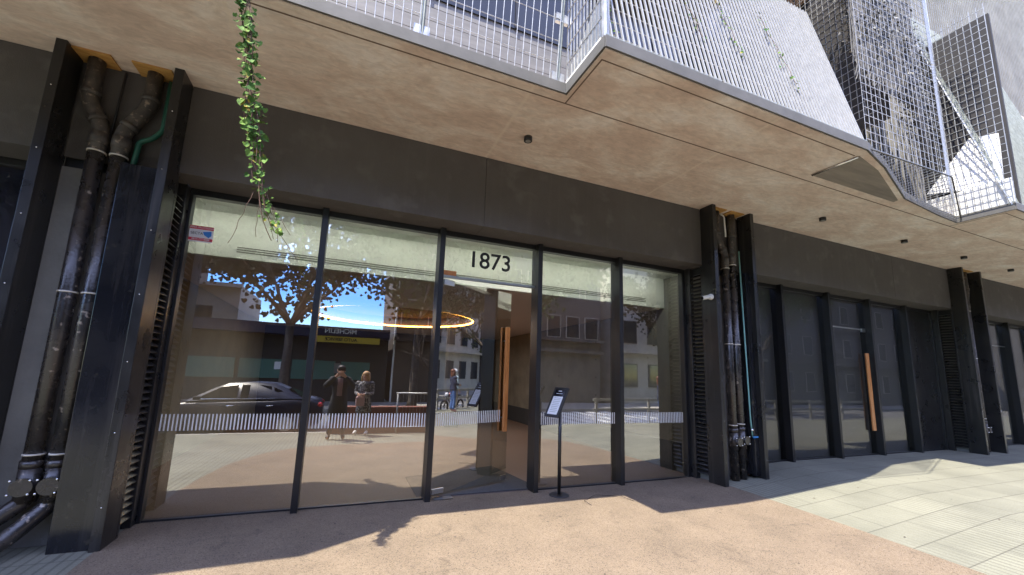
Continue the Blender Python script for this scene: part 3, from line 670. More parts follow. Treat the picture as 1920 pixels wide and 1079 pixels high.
b = MB(); b.box(-2.5, 5.65, .0, .62, 3.53, 3.545); st(b, 'front_ceiling', 'lobby_white')
b = MB(); b.box(-2.3, 5.4, .064, .104, 3.516, 3.529); tag(b.build('added_fill_strip', 'fill_strip_glow'), 'added glowing strip hidden above the lobby glass to brighten the pale bulkhead', 'fill light')  # out-of-sight glowing strip added to brighten the pale bulkhead
# ceiling with round recess
cx, cyy, cr_ = 1.22, 5.6, 2.05
b = MB(); n = 64; ring = [(cx+cr_*math.cos(2*math.pi*k/n), cyy+cr_*math.sin(2*math.pi*k/n)) for k in range(n)]
def sq(t):
    c_, s_ = math.cos(t), math.sin(t); X0, X1, Y0, Y1 = -2.5, 5.65, .70, 10
    k = min([q for q in (((X1-cx)/c_ if c_ > 1e-9 else 9e9), ((X0-cx)/c_ if c_ < -1e-9 else 9e9), ((Y1-cyy)/s_ if s_ > 1e-9 else 9e9), ((Y0-cyy)/s_ if s_ < -1e-9 else 9e9))])
    return (cx+c_*k, cyy+s_*k)
ang = sorted([2*math.pi*k/n for k in range(n)]+[math.atan2(y-cyy, x-cx) % (2*math.pi) for x in (-2.5, 5.65) for y in (.70, 10)])
for a0, a1 in zip(ang, ang[1:]+[ang[0]+2*math.pi]):
    p0 = (cx+cr_*math.cos(a0), cyy+cr_*math.sin(a0)); p1 = (cx+cr_*math.cos(a1), cyy+cr_*math.sin(a1)); q0 = sq(a0); q1 = sq(a1)
    b.add([(*p0, 2.95), (*q0, 2.95), (*q1, 2.95), (*p1, 2.95)], [(0, 1, 2, 3)])
st(b, 'lobby_ceiling', 'lobby_ceiling')
b = MB()
for k in range(n):
    p0, p1 = ring[k], ring[(k+1) % n]; b.add([(*p0, 2.95), (*p1, 2.95), (*p1, 3.25), (*p0, 3.25)], [(0, 1, 2, 3)])
b.add([(*p, 3.25) for p in ring], [tuple(range(n))]); st(b, 'ceiling_recess', 'recess_brown')
b = MB(); rg = [(cx+(cr_-.03)*math.cos(2*math.pi*k/n), cyy+(cr_-.03)*math.sin(2*math.pi*k/n)) for k in range(n+1)]
for p0, p1 in zip(rg, rg[1:]):
    b.add([(*p0, 2.955), (*p1, 2.955), (*p1, 2.992), (*p0, 2.992)], [(0, 1, 2, 3)])
    k_ = .985; q0 = (cx+(p0[0]-cx)*1.014, cyy+(p0[1]-cyy)*1.014); q1 = (cx+(p1[0]-cx)*1.014, cyy+(p1[1]-cyy)*1.014)
    b.add([(*p0, 2.955), (*q0, 2.955), (*q1, 2.955), (*p1, 2.955)], [(0, 1, 2, 3)])
tag(b.build('ring_lamp', 'ring_light'), 'glowing orange ring light in the round lobby ceiling recess', 'ring light')
b = MB()
for k in range(3): b.box(-1.4, 5.2, .612-.0, .619, 3.03+k*.03, 3.04+k*.03)
tag(b.build('air_grille', 'pier_concrete'), 'long slotted air grille along the pale lobby bulkhead', 'air grille')
al = bpy.data.lights.new('lobby_fill', 'AREA'); al.shape = 'DISK'; al.size = 3.9; al.energy = 22; al.color = (1, .97, .92)  # extra area lamp added in the recess to brighten the lobby
ao = bpy.data.objects.new('lobby_fill', al); col.objects.link(ao); ao.location = (cx, cyy, 3.2)
b = MB(); b.box(2.9, 3.3, 6.5, 6.9, .002, 2.945); tag(b.build('lobby_pillar', 'lobby_back'), 'dark square pillar inside the lobby', 'pillar')

# ------------------------------------------------------------------ menu stand
t = thing('menu_stand', (2.86, -.31, 0), 'black post stand with a tilted notice board by the lobby glass', 'sign stand')
b = MB(); b.tube([(2.86, -.31, .004), (2.86, -.31, .012), (2.86, -.31, .018)], [.135, .135, .12], 28); b.build('base', 'steel_black', t)
b = MB(); b.tube([(2.86, -.31, .015), (2.86, -.31, 1.25)], .024, 16); b.build('post', 'steel_black', t)
yw = R(-70); tl = R(60); n0 = Vector((math.sin(yw), -math.cos(yw), 0)); ww = Vector((math.cos(yw), math.sin(yw), 0)); up = -n0*math.cos(tl)+Vector((0, 0, 1))*math.sin(tl); nn = ww.cross(up)
if nn.dot(n0) < 0: nn = -nn
bc = Vector((2.79, -.33, 1.24))
b = MB(); b.obox(bc-nn*.012, ww*.125, up*.225, nn*.014); bo = b.build('board', 'frame_dark', t, bevel=.004)
b = MB(); b.obox(bc-up*.055+nn*.0035, ww*.085, up*.135, nn*.0012); b.build('paper_sheet', 'paper', bo)
b = MB(); b.obox(bc+up*.14+nn*.0035, ww*.085, up*.05, nn*.0012); b.build('header_card', 'steel_gloss', bo)
b = MB()
for k in range(9): b.obox(bc+up*(.055-k*.026)+nn*.0052, ww*random.uniform(.055, .072), up*.0022, nn*.0004)
b.build('text_lines', 'galv_dull', bo)
b = MB(); b.obox(bc+up*.165+nn*.0052, ww*.03, up*.006, nn*.0004); b.obox(bc+up*.125+nn*.0052, ww*.055, up*.003, nn*.0004); b.build('header_lines', 'paper', bo)

# loose wire on ground
pts = [(3.05, -.80), (3.02, -.66), (3.13, -.58), (3.3, -.50), (3.5, -.52), (3.62, -.62), (3.7, -.8)]
b = MB(); b.tube(smooth_path([(x, y, gz(x, y)+.010+(.02 if i % 2 else 0)) for i, (x, y) in enumerate(pts)], .05), .0035, 6)
tag(b.build('loose_wire', 'cable'), 'thin bent wire lying on the pink paving near the stand', 'wire')
b = MB()
for k in range(60):
    x = random.uniform(-1.6, 12); y = random.uniform(-3, -.15); z = gz(x, y)+.007; a = random.uniform(0, 6.3); s_ = random.uniform(.008, .022)
    p = Vector((x, y, z)); d = Vector((math.cos(a), math.sin(a), 0)); q = Vector((-d.y, d.x, 0))
    b.add([p-d*s_, p+q*s_*.4+Vector((0, 0, .004)), p+d*s_, p-q*s_*.4], [(0, 3, 2, 1)])
tag(b.build('leaf_litter', 'bark'), 'scattered dry leaf crumbs on the paving', 'litter', kind='stuff')

# ------------------------------------------------------------------ upper storey and screens
def board_wall(x0, x1, z0, z1, y, name, label, windows=()):
    t = thing('upper_wall', ((x0+x1)/2, y, z0), label, 'wall')
    b = MB(); z = z0
    while z < z1-.01:
        zz = min(z+.19, z1); b.box(x0, x1, y, y+.1, z, zz-.008); z = zz
    b.box(x0+.01, x1-.01, y+.012, y+.09, z0, z1-.01)
    b.build('boards', 'cladding', t)
    for (a, c, d, e_) in windows:
        q = MB(); q.box(a, c, y-.02, y+.0, d, e_); wf = q.build('window', 'window_black', t)
        q = MB()
        xx = a
        while xx <= c+.01: q.box(xx-.02, xx+.02, y-.04, y-.02, d, e_); xx += 1.2
        q.build('window_frame', 'frame_dark', wf)
    return t
board_wall(-14, 9.7, HC+.11, 17, -.8, 'upper_wall', 'grey boarded upper storey wall with dark windows behind the metal screens',
           windows=((.6, 9.6, 6.3, 10.5), (-7, -2.4, 6.2, 8.2)))
b = MB(); b.prism([(-14, -.8), (-14, -1.7), (-1.2, -1.7), (1.2, -1.35), (2.2, -2.2), (6.0, -2.3), (6.4, -1.2), (24, -1.2), (24, -.8)], 9.0, 9.15)  # added overhead slab, outline shaped to break the sun on the boarded wall
tag(b.build('added_shade_slab', 'soffit_concrete'), 'slab added over the screens to shade the upper wall', 'slab')
b = MB(); b.box(9.71, 60, -.8, -.7, HC+.11, 17); tag(b.build('upper_wall', 'facade_dark'), 'dark upper storey wall behind the screens at the far right', 'wall')
b = MB()
for k in range(230): b.box(9.8+k*.11, 9.8+k*.11+.045, -.93, -.90, HC+.3, 16.8)
tag(b.build('wall_slats', 'pier_concrete'), 'tall vertical grey slats in front of the dark upper wall at top right', 'screen')
# left straight grating panels
def bar_panel(x0, x1, y0, lean, z0, z1, label, pitch=.077, group='welded bar screens along the canopy edge'):
    t = thing('bar_screen', ((x0+x1)/2, y0, z0), label, 'screen', group)
    b = MB(); n = int((x1-x0)/pitch)
    for k in range(n+1):
        x = x0+(x1-x0)*k/n; b.tube([(x, y0, z0), (x, y0-lean*(z1-z0), z1)], .0042, 5, 0, False)
    z = z0
    while z < z1:
        b.tube([(x0, y0-lean*(z-z0)+.006, z), (x1, y0-lean*(z-z0)+.006, z)], .0042, 5, 0, False); z += .24
    b.build('bars', 'galvanised', t)
    b = MB(); b.tube([(x1+.03, y0+.03, z0-.03), (x1+.03, y0+.03-lean*(z1-z0), z1)], .022, 6, 0, True, False); b.build('post', 'galv_dull', t)
    for z in (z0+.1, z0+.75): b = MB(); b.box(x1-.05, x1+.1, y0-lean*(z-z0)+.012, y0-lean*(z-z0)+.05, z-.05, z+.05); b.build('bracket', 'galvanised', t)
    return t
ZB = HC+.125
bar_panel(-3.3, -1.42, -1.92, .12, ZB, 6.9, 'leftmost thin bar screen above the canopy at the top edge')
bar_panel(-1.36, .38, -1.92, .12, ZB, 6.9, 'thin bar screen above the canopy left of its dark post')
bar_panel(.46, 1.84, -1.92, .12, ZB, 6.9, 'thin bar screen above the canopy next to the slatted box')
# projecting slatted boxes
def slat_screen(x0, x1, y0, lean, z0, z1, label, pitch=.066, dep=.019, sm='slat_metal'):
    t = thing('slat_screen', ((x0+x1)/2, y0, z0), label, 'screen', 'slatted screens of the projecting boxes')
    b = MB(); n = int((x1-x0)/pitch); L_ = z1-z0
    for k in range(n+1):
        x = x0+.01+(x1-x0-.02)*k/n
        v = [(x-.006, y0, z0), (x+.006, y0, z0), (x+.006, y0+dep, z0), (x-.006, y0+dep, z0)]
        top = [(a+.041*L_, b_+lean*L_, z1) for a, b_, c in v]
        b.add(v+top, [(0, 3, 2, 1), (4, 5, 6, 7), (0, 1, 5, 4), (1, 2, 6, 5), (2, 3, 7, 6), (3, 0, 4, 7)])
    b.build('slats', sm, t)
    b = MB(); z = z0+.1
    while z < z1:
        b.tube([(x0+.041*(z-z0), y0+.036+lean*(z-z0), z), (x1+.041*(z-z0), y0+.036+lean*(z-z0), z)], .004, 5, 0, False); z += .21
    b.build('cross_wires', 'galvanised', t)
    b = MB(); xm = x0+(x1-x0)*.36; xn = x0+(x1-x0)*.7
    for a, c in ((x0-.02, xm), (xm+.05, xn), (xn+.04, x1)): b.box(a, c, y0-.025, y0+.05, z0-.055, z0-.004)
    b.build('bottom_rail', 'galv_dull', t)
    b = MB()
    b.tube([(x0-.015, y0, z0-.06), (x0-.015, y0+(.02 if x0 < 5 else lean*L_), z1)], .026 if x0 < 5 else .014, 6, 0, True, False); b.build('corner_post', 'galvanised', t)
    return t
slat_screen(1.97, 5.95, -2.63, .234, ZB+.03, 7.2, 'large white slatted screen at top centre leaning back from the canopy corner')
slat_screen(10.0, 13.9, -2.63, .234, ZB+.03, 9.5, 'slatted screen at the top right corner of the picture', dep=.014, pitch=.07, sm='galv_dull')
def side_screen(x, ya, yb_, z0, z1, label, panel_z):
    t = thing('side_screen', (x, (ya+yb_)/2, z0), label, 'screen', 'side screens of the projecting boxes')
    b = MB(); n = 10
    for k in range(n+1):
        y = ya+(yb_-ya)*k/n; b.box(x-.004, x+.004, y-.012, y+.012, z0, z1)
    z = z0
    while z < z1: b.tube([(x-.006, ya, z), (x-.006, yb_, z)], .005, 5, 0, False); z += .21
    b.build('bars', 'galvanised', t)
    b = MB(); b.add([(x+.05, ya, z0-.02), (x+.05, yb_, z0-.02), (x+.05, yb_, panel_z), (x+.05, ya, panel_z*.35+z0*.65), (x+.08, ya, z0-.02), (x+.08, yb_, z0-.02), (x+.08, yb_, panel_z), (x+.08, ya, panel_z*.35+z0*.65)],
                  [(0, 1, 2, 3), (7, 6, 5, 4), (0, 4, 5, 1), (1, 5, 6, 2), (2, 6, 7, 3), (3, 7, 4, 0)]); b.build('back_panel', 'white_panel', t)
    b = MB(); b.box(x-.02, x+.03, min(ya, yb_), max(ya, yb_), z0-.06, z0-.005); b.build('bottom_rail', 'white_panel', t)
side_screen(1.95, -1.97, -2.6, ZB+.03, 7.2, 'narrow pale side screen of the slatted box at top centre', 5.35)
def cross_grid(x, ya, yb_, z0, z1, label, white=None):
    t = thing('cross_screen', (x, (ya+yb_)/2, z0), label, 'screen'); b = MB(); n = int(abs(yb_-ya)/.09)
    for k in range(n+1): y = ya+(yb_-ya)*k/n; b.tube([(x, y, z0), (x, y, z1)], .006, 4, 0, False, False)
    z = z0
    while z < z1: b.tube([(x-.006, ya, z), (x-.006, yb_, z)], .005, 4, 0, False, False); z += .13
    b.build('wires', 'galvanised', t)
    b = MB(); b.box(x+.35, x+.4, min(ya, yb_)+.05, max(ya, yb_), z0, z1); b.build('dark_backing', 'facade_dark', t)
    if white:
        b = MB(); b.box(x+.05, x+.08, min(ya, yb_)+.02, max(ya, yb_), z0-.05, white); b.build('white_panel', 'white_panel', t)
        b = MB(); b.add([(x+.1, -1.6, white+.15), (x+.1, -2.55, white-.1), (x+.5, -2.5, white+1.6), (x+.14, -1.6, white+.15), (x+.14, -2.55, white-.1), (x+.54, -2.5, white+1.6)], [(0, 1, 2), (5, 4, 3), (0, 3, 4, 1), (1, 4, 5, 2), (2, 5, 3, 0)]); b.build('white_gusset', 'white_panel', t)
cross_grid(9.97, -1.5, -2.68, ZB, 8.4, 'wire side screen with a bright white base panel at the right edge', white=5.12)
cross_grid(7.4, -.85, -2.2, ZB+1.2, 10.5, 'wire screen standing across the opening right of the slatted screen')
def grid_screen(P, z0, z1, label, sp=.1):
    t = thing('grid_screen', ((P[0][0]+P[-1][0])/2, P[0][1], z0), label, 'screen')
    b = MB()
    for (x0, y0), (x1, y1) in zip(P, P[1:]):
        L_ = math.hypot(x1-x0, y1-y0); n = max(1, int(L_/sp))
        for k in range(n+1): b.tube([(x0+(x1-x0)*k/n, y0+(y1-y0)*k/n, z0), (x0+(x1-x0)*k/n+.3, y0+(y1-y0)*k/n+.1, z1)], .0030, 4, 0, False, False)
        z = z0
        while z < z1:
            q = (z-z0)/(z1-z0); b.tube([(x0+.3*q, y0+.1*q, z), (x1+.3*q, y1+.1*q, z)], .0030, 4, 0, False, False); z += sp*1.2
    b.build('wires', 'galvanised', t)
    b = MB()
    x0, y0 = P[-1]; b.tube([(x0, y0, z0), (x0+.3, y0+.1, z1)], .006, 6, 0, True, False)
    b.build('post', 'galvanised', t)
grid_screen([(6.05, -2.6), (7.85, -2.66), (9.93, -2.0)], ZB, 9.9, 'wire grid screen between the two slatted boxes at top right')
grid_screen([(14.0, -2.6), (15.9, -2.66), (17.95, -2.0)], ZB, 9.9, 'wire grid screen beyond the right slatted box')

def leaf_mesh(b, p, size, rnd=random, drop=True, mi=0):
    # heart-shaped leaf, folded a little along its midrib
    d = Vector((rnd.uniform(-1, 1), rnd.uniform(-1, .4), rnd.uniform(-1.3, -.1))).normalized()
    n = Vector((rnd.uniform(-.6, .6), -1, rnd.uniform(-.2, .9))).normalized(); s_ = d.cross(n).normalized(); n = s_.cross(d)
    P = [(0, 0), (-.12, .42), (.3, .55), (.75, .32), (1.05, 0), (.75, -.32), (.3, -.55), (-.12, -.42)]
    v = [p+d*(a*size)+s_*(c*size)+n*(abs(c)*.28*size) for a, c in P]
    b.add(v, [(0, 1, 2), (0, 2, 3), (0, 3, 4), (0, 4, 5), (0, 5, 6), (0, 6, 7)], mi)

def vine():
    t = thing('hanging_vine', (-.95, -2.0, 2.4), 'long green ivy strand hanging down in front of the canopy and lobby glass', 'vine')
    VZ = 5.6
    ctrl = [(-1.10, 5.6), (-1.03, 4.75), (-.98, 4.52), (-.90, 4.02), (-.83, 3.6), (-.80, 3.36), (-.74, 3.1), (-.68, 2.88), (-.60, 2.68), (-.5, 2.48)]
    def vy(z): return -2.0
    def pos(z):
        for (x0, z0), (x1, z1) in zip(ctrl, ctrl[1:]):
            if z1 <= z <= z0: return x0+(x1-x0)*(z0-z)/(z0-z1)
        return ctrl[-1][0]
    s = MB(); L = MB()
    for k in range(7):
        zt = VZ; zz = random.uniform(2.55, 3.2) if k else 2.5; ph = random.uniform(0, 6); pts = []
        z = zt
        while z > zz:
            f = min(1, max(0, (5-z)/2.6))
            pts.append((pos(z)+.035*math.sin(z*7+ph)*(1-.3*f)+(k-3)*.012*f, vy(z)+.03*math.cos(z*6+ph), z)); z -= .07
        s.tube(pts, .0032, 5, 0, False)
    # straggly tendrils at the end
    for k in range(6):
        x0 = pos(2.9)+random.uniform(-.06, .06); zz = 2.9+random.uniform(-.1, .2); pts = [(x0, -2.0, zz)]
        dx = random.uniform(-.02, .05)
        for j in range(7): x0 += dx+random.uniform(-.012, .012); zz -= .06; pts.append((x0, -2.0+random.uniform(-.01, .01), zz))
        s.tube(pts, .0022, 4, 0, False)
    s.build('stem', 'stem', t)
    for k in range(600):
        z = 5.5-2.95*(random.random()**.8)
        if random.random() > (1 if z > 3.2 else .55): continue
        sz = random.uniform(.022, .054)*(1 if z > 3.1 else .7)
        p = Vector((pos(z)+random.gauss(0, .038 if z > 3.1 else .034), vy(z)+random.gauss(0, .036), z+.02)); leaf_mesh(L, p, sz)
    L.build('leaves', 'leaf', t)
vine()
# sparse creepers growing through the slats
for (xa, za, n_, lb) in ((3.1, 6.4, 26, 'thin creeper poking through the slats, left one'), (3.7, 6.5, 30, 'thin creeper strand in the middle of the slatted screen'), (4.6, 6.3, 34, 'thin creeper strand on the right half of the slatted screen'), (2.3, 6.2, 40, 'leafy creeper behind the left end of the slatted screen')):
    t = thing('creeper', (xa, -2.3, za-1), lb, 'plant', 'creepers on the slatted screen'); L = MB(); s = MB(); pts = []
    for k in range(12):
        z = za-k*.1; y = -2.66+.234*(z-4.7) if xa > 3 else -2.2+.1*(z-4.7)
        pts.append((xa+.03*math.sin(k*1.7)+k*.02, y, z))
    s.tube(pts, .003, 4, 0, False); s.build('stem', 'stem', t)
    for k in range(n_):
        p = Vector(random.choice(pts))+Vector((random.gauss(0, .03), random.gauss(0, .01), random.gauss(0, .05))); leaf_mesh(L, p, random.uniform(.018, .04))
    L.build('leaves', 'leaf', t)
# dry ivy mass behind the grid
t = MB(); P_ = [(6.2, -2.5), (7.8, -2.55), (9.9, -1.85)]
def ivy_y(x):
    for (a_, b_), (c_, d_) in zip(P_, P_[1:]):
        if x <= c_: return b_+(d_-b_)*(x-a_)/(c_-a_)
    return -1.9
nleaf = 0
while nleaf < 15000:
    x = random.uniform(6.4, 9.9); z = random.uniform(ZB, 9.8)
    if noise.noise(Vector((x*3.2, z*.45, 3)))+.25*noise.noise(Vector((x*9, z*1.5, 8))) < -.02: nleaf += .3; continue
    if z < 5.9+.8*random.random(): nleaf += .3; continue
    y = ivy_y(x)+.12+random.gauss(0, .10)+max(0, z-6.5)*.1; leaf_mesh(t, Vector((x, y, z)), random.uniform(.02, .055), mi=0 if random.random() < .85 else 1); nleaf += 1
for k in range(900):
    x = random.uniform(6.4, 9.9); z = random.uniform(6.2, 9.8); L_ = random.uniform(.8, 3) if z > 20 else random.uniform(.3, max(.4, z-5.9))
    t.tube([(x, ivy_y(x)+.1, z), (x+random.uniform(-.06, .06), ivy_y(x)+.08, z-L_*.5), (x+random.uniform(-.08, .08), ivy_y(x)+.1, max(5.8, z-L_))], .008, 4, 2, False)
tag(t.build('dry_ivy', ['dry_ivy', 'ivy_pale', 'stem_grey']), 'tangle of dry grey ivy behind the wire grid at top right', 'ivy', kind='stuff')

# ------------------------------------------------------------------ across the street
def tree(x, y, h, cr, seed, label, leafm, n=2600, ls=1, zc=None, group='street trees across the road', bare=False, trunk_r=.22):
    rnd = random.Random(seed); zb = -.22
    t = thing('street_tree', (x, y, zb), label, 'tree', group)
    b = MB(); fork = zb+h*.36
    b.tube([(x, y, zb), (x+.05, y, zb+.3), (x+.08, y, fork)], [trunk_r*1.35, trunk_r, trunk_r*.75], 12)
    tips = []
    def br(p, d, r, L_, lev):
        q = p+d*L_; mid = p+d*L_*.5+Vector((rnd.uniform(-.12, .12), rnd.uniform(-.12, .12), .05))*L_*.5
        b.tube([p, mid, q], [r, r*.8, r*.55], 6, 0, False)
        tips.append(q); tips.append(mid)
        if lev > 0:
            for k in range(rnd.choice((2, 3))):
                nd = (d+Vector((rnd.uniform(-.9, .9), rnd.uniform(-.9, .9), rnd.uniform(-.25, .55)))).normalized(); br(q, nd, r*.55, L_*rnd.uniform(.6, .85), lev-1)
    for k in range(5):
        a = 2*math.pi*k/5+rnd.uniform(-.3, .3); br(Vector((x+.08, y, fork-.05)), Vector((math.cos(a)*.75, math.sin(a)*.75, rnd.uniform(.5, 1.1))).normalized(), trunk_r*.5, cr*.55, 3)
    b.build('trunk', 'bark', t)
    if bare: return t
    L = MB()
    for k in range(n):
        c = rnd.choice(tips); p = c+Vector((rnd.gauss(0, .3), rnd.gauss(0, .3), rnd.gauss(0, .26)))*(1.3 if ls > 1 else 1)
        leaf_mesh(L, p, rnd.uniform(.08, .17)*ls, rnd)
    L.build('crown', leafm, t)
    return t
tree(-2.5, -15.6, 10.5, 4.6, 3, 'broad street tree with open crown in front of the tyre garage', 'leaf_autumn', 7500, 1.25)
tree(3.4, -15.9, 12, 4.6, 5, 'second street tree reflected beside the open door', 'leaf_tree', 7500, 1.35)
tree(9.5, -16.2, 12.5, 4.6, 8, 'dense green street tree in front of the grey apartment block', 'leaf_tree', 7500, 1.35)
tree(20.6, -15.8, 10.6, 4.2, 11, 'street tree near the bright gap between two buildings', 'leaf_autumn', 5200, 1.2)
tree(26, -13.5, 10, 4.2, 12, 'far street tree seen in the open door glass', 'leaf_tree', 5000, 1.2)
tree(-9, -15.8, 12.5, 4.8, 14, 'leftmost street tree across the road', 'leaf_autumn', 7500, 1.35)
tree(2.6, -7.1, 4.6, 1.5, 21, 'small bare young tree at the kerb', 'leaf_autumn', bare=True, trunk_r=.05, group='kerb trees')

def building(x0, x1, y, z1, m, label, wins=None, cornices=(), depth=10, wm='window_glass'):
    t = thing('building', ((x0+x1)/2, y, -.21), label, 'building')
    b = MB(); b.box(x0, x1, y-depth, y, -.3, z1); b.build('wall', m, t)
    if wins:
        nx, zs, ww_, hh = wins
        for z in zs:
            for k in range(nx):
                x = x0+(x1-x0)*(k+.5)/nx
                f = MB(); f.box(x-ww_/2-.06, x+ww_/2+.06, y+.002, y+.05, z-.06, z+hh+.06); fo = f.build('window', 'facade_cream' if m != 'facade_cream' else 'facade_grey', t)
                g_ = MB(); g_.box(x-ww_/2, x+ww_/2, y+.05, y+.055, z, z+hh); g_.build('pane', wm, fo)
    for z in cornices:
        b = MB(); b.box(x0-.1, x1+.1, y, y+.35, z, z+.22); b.build('cornice', m, t)
    return t
gar = building(-9.5, 2.35, -19, 3.85, 'facade_dark', 'low dark tyre garage with signboards across the street')
def gp(n, m, *a): b = MB(); b.box(*a); return b.build(n, m, gar)
gp('canopy_fascia', 'facade_navy', -9.5, 2.3, -18.999, -18.0, 3.25, 3.80)
sb = gp('signboard', 'facade_navy', -1.6, 2.2, -17.999, -17.95, 3.33, 3.78)
text('lettering', 'MICHELIN', .36, 'band_white', sb, (-.25, -17.945, 3.56), (R(90), 0, R(180)), ext=.004, offset=.006)
yb2 = gp('signboard', 'sign_yellow', -1.7, 1.75, -17.999, -17.94, 2.93, 3.27)
text('lettering', 'AUTO SERVICE', .24, 'number_black', yb2, (-.2, -17.935, 3.10), (R(90), 0, R(180)), ext=.004, offset=.006)
for x0, x1 in ((-7.2, -5.1), (-4.9, -2.85), (-2.5, -.4), (-.1, 1.4)):
    w_ = gp('shutter', 'shutter_teal', x0, x1, -18.999, -18.93, .95, 1.95)
    q = MB()
    for k in range(9): q.box(x0, x1, -18.93, -18.90, .97+k*.108, 1.04+k*.108)
    q.build('shutter_slats', 'shutter_teal', w_)
gp('poster', 'paper', -3.35, -3.02, -18.88, -18.87, 1.42, 1.82); gp('poster', 'pier_concrete', -.45, -.12, -18.88, -18.87, 1.3, 1.85)
building(-17, -5.9, -22, 6.2, 'facade_cream', 'pale rendered building rising behind the left end of the garage', wins=(3, (3.6,), 1.0, 1.2), cornices=(6.0,), depth=6)
building(-30, -9.6, -19, 13, 'facade_brown', 'tall brown building left of the garage', wins=(8, (1, 4, 7, 10), 1.1, 1.5), cornices=(3.4, 12.8))
tb = building(2.75, 9.2, -19, 14, 'facade_brown', 'tall brown building right of the garage', wins=(4, (4.2, 7.2, 10.2), 1.1, 1.6), cornices=(3.3, 13.8))
b = MB(); b.box(2.66, 2.75, -19.2, -18.95, -.2, 14); b.build('corner_strip', 'white_panel', tb)
building(9.6, 17.4, -19.5, 10.5, 'facade_grey', 'grey block with heavy cornices across the street', wins=(5, (4.3, 7.2), 1.0, 1.5), cornices=(3.2, 4.0, 10.2))
building(18.6, 34, -19, 12, 'facade_cream', 'cream building right of the bright gap', wins=(7, (1.0, 4.2, 7.4), 1.1, 1.6), cornices=(3.4, 11.8))
building(34.2, 60, -18, 14, 'facade_grey', 'far grey building at the end of the street', wins=(9, (1.0, 4.2, 7.4, 10.6), 1.1, 1.6), cornices=(3.4,))

building(62, 80, 14, 16, 'facade_grey', 'block added at the far right to keep the low sky out of the glass', wins=None, depth=46)  # added building, blocks the low horizon sky in the reflections
# low brick planter, kerb barrier
b = MB(); b.box(-.2, 2.6, -7.3, -6.9, -.22, .55); tag(b.build('brick_planter', 'brick_red', bevel=.01), 'low reddish brick planter near the kerb behind the two people', 'planter')
t = thing('kerb_barrier', (2.6, -6.7, -.2), 'light metal pedestrian barrier near the kerb', 'barrier')
for x in (1.55, 2.6):
    b = MB(); b.tube([(x, -6.7, gz(x, -6.7)), (x, -6.7, .95)], .022, 8); b.build('post', 'galvanised', t)
b = MB(); b.tube([(1.5, -6.7, .95), (3.6, -6.7, .95)], .022, 8); b.tube([(1.5, -6.7, .0), (3.6, -6.7, .0)], .014, 8); b.build('rail', 'galvanised', t)
b = MB()
for k in range(20): b.tube([(1.6+k*.1, -6.7, 0), (1.6+k*.1, -6.7, .95)], .004, 4, 0, False)
b.build('infill_wires', 'galvanised', t)
t = thing('guard_rail', (14, -7.25, 0), 'long pale guard rail along the kerb to the right', 'railing')
b = MB(); b.box(8.5, 26, -7.28, -7.23, .75, .83); b.box(8.5, 26, -7.28, -7.23, .42, .47); b.build('rail', 'kerb_stone', t)
for k in range(8): b = MB(); b.box(8.6+k*2.4, 8.68+k*2.4, -7.3, -7.22, -.2, .85); b.build('post', 'kerb_stone', t)

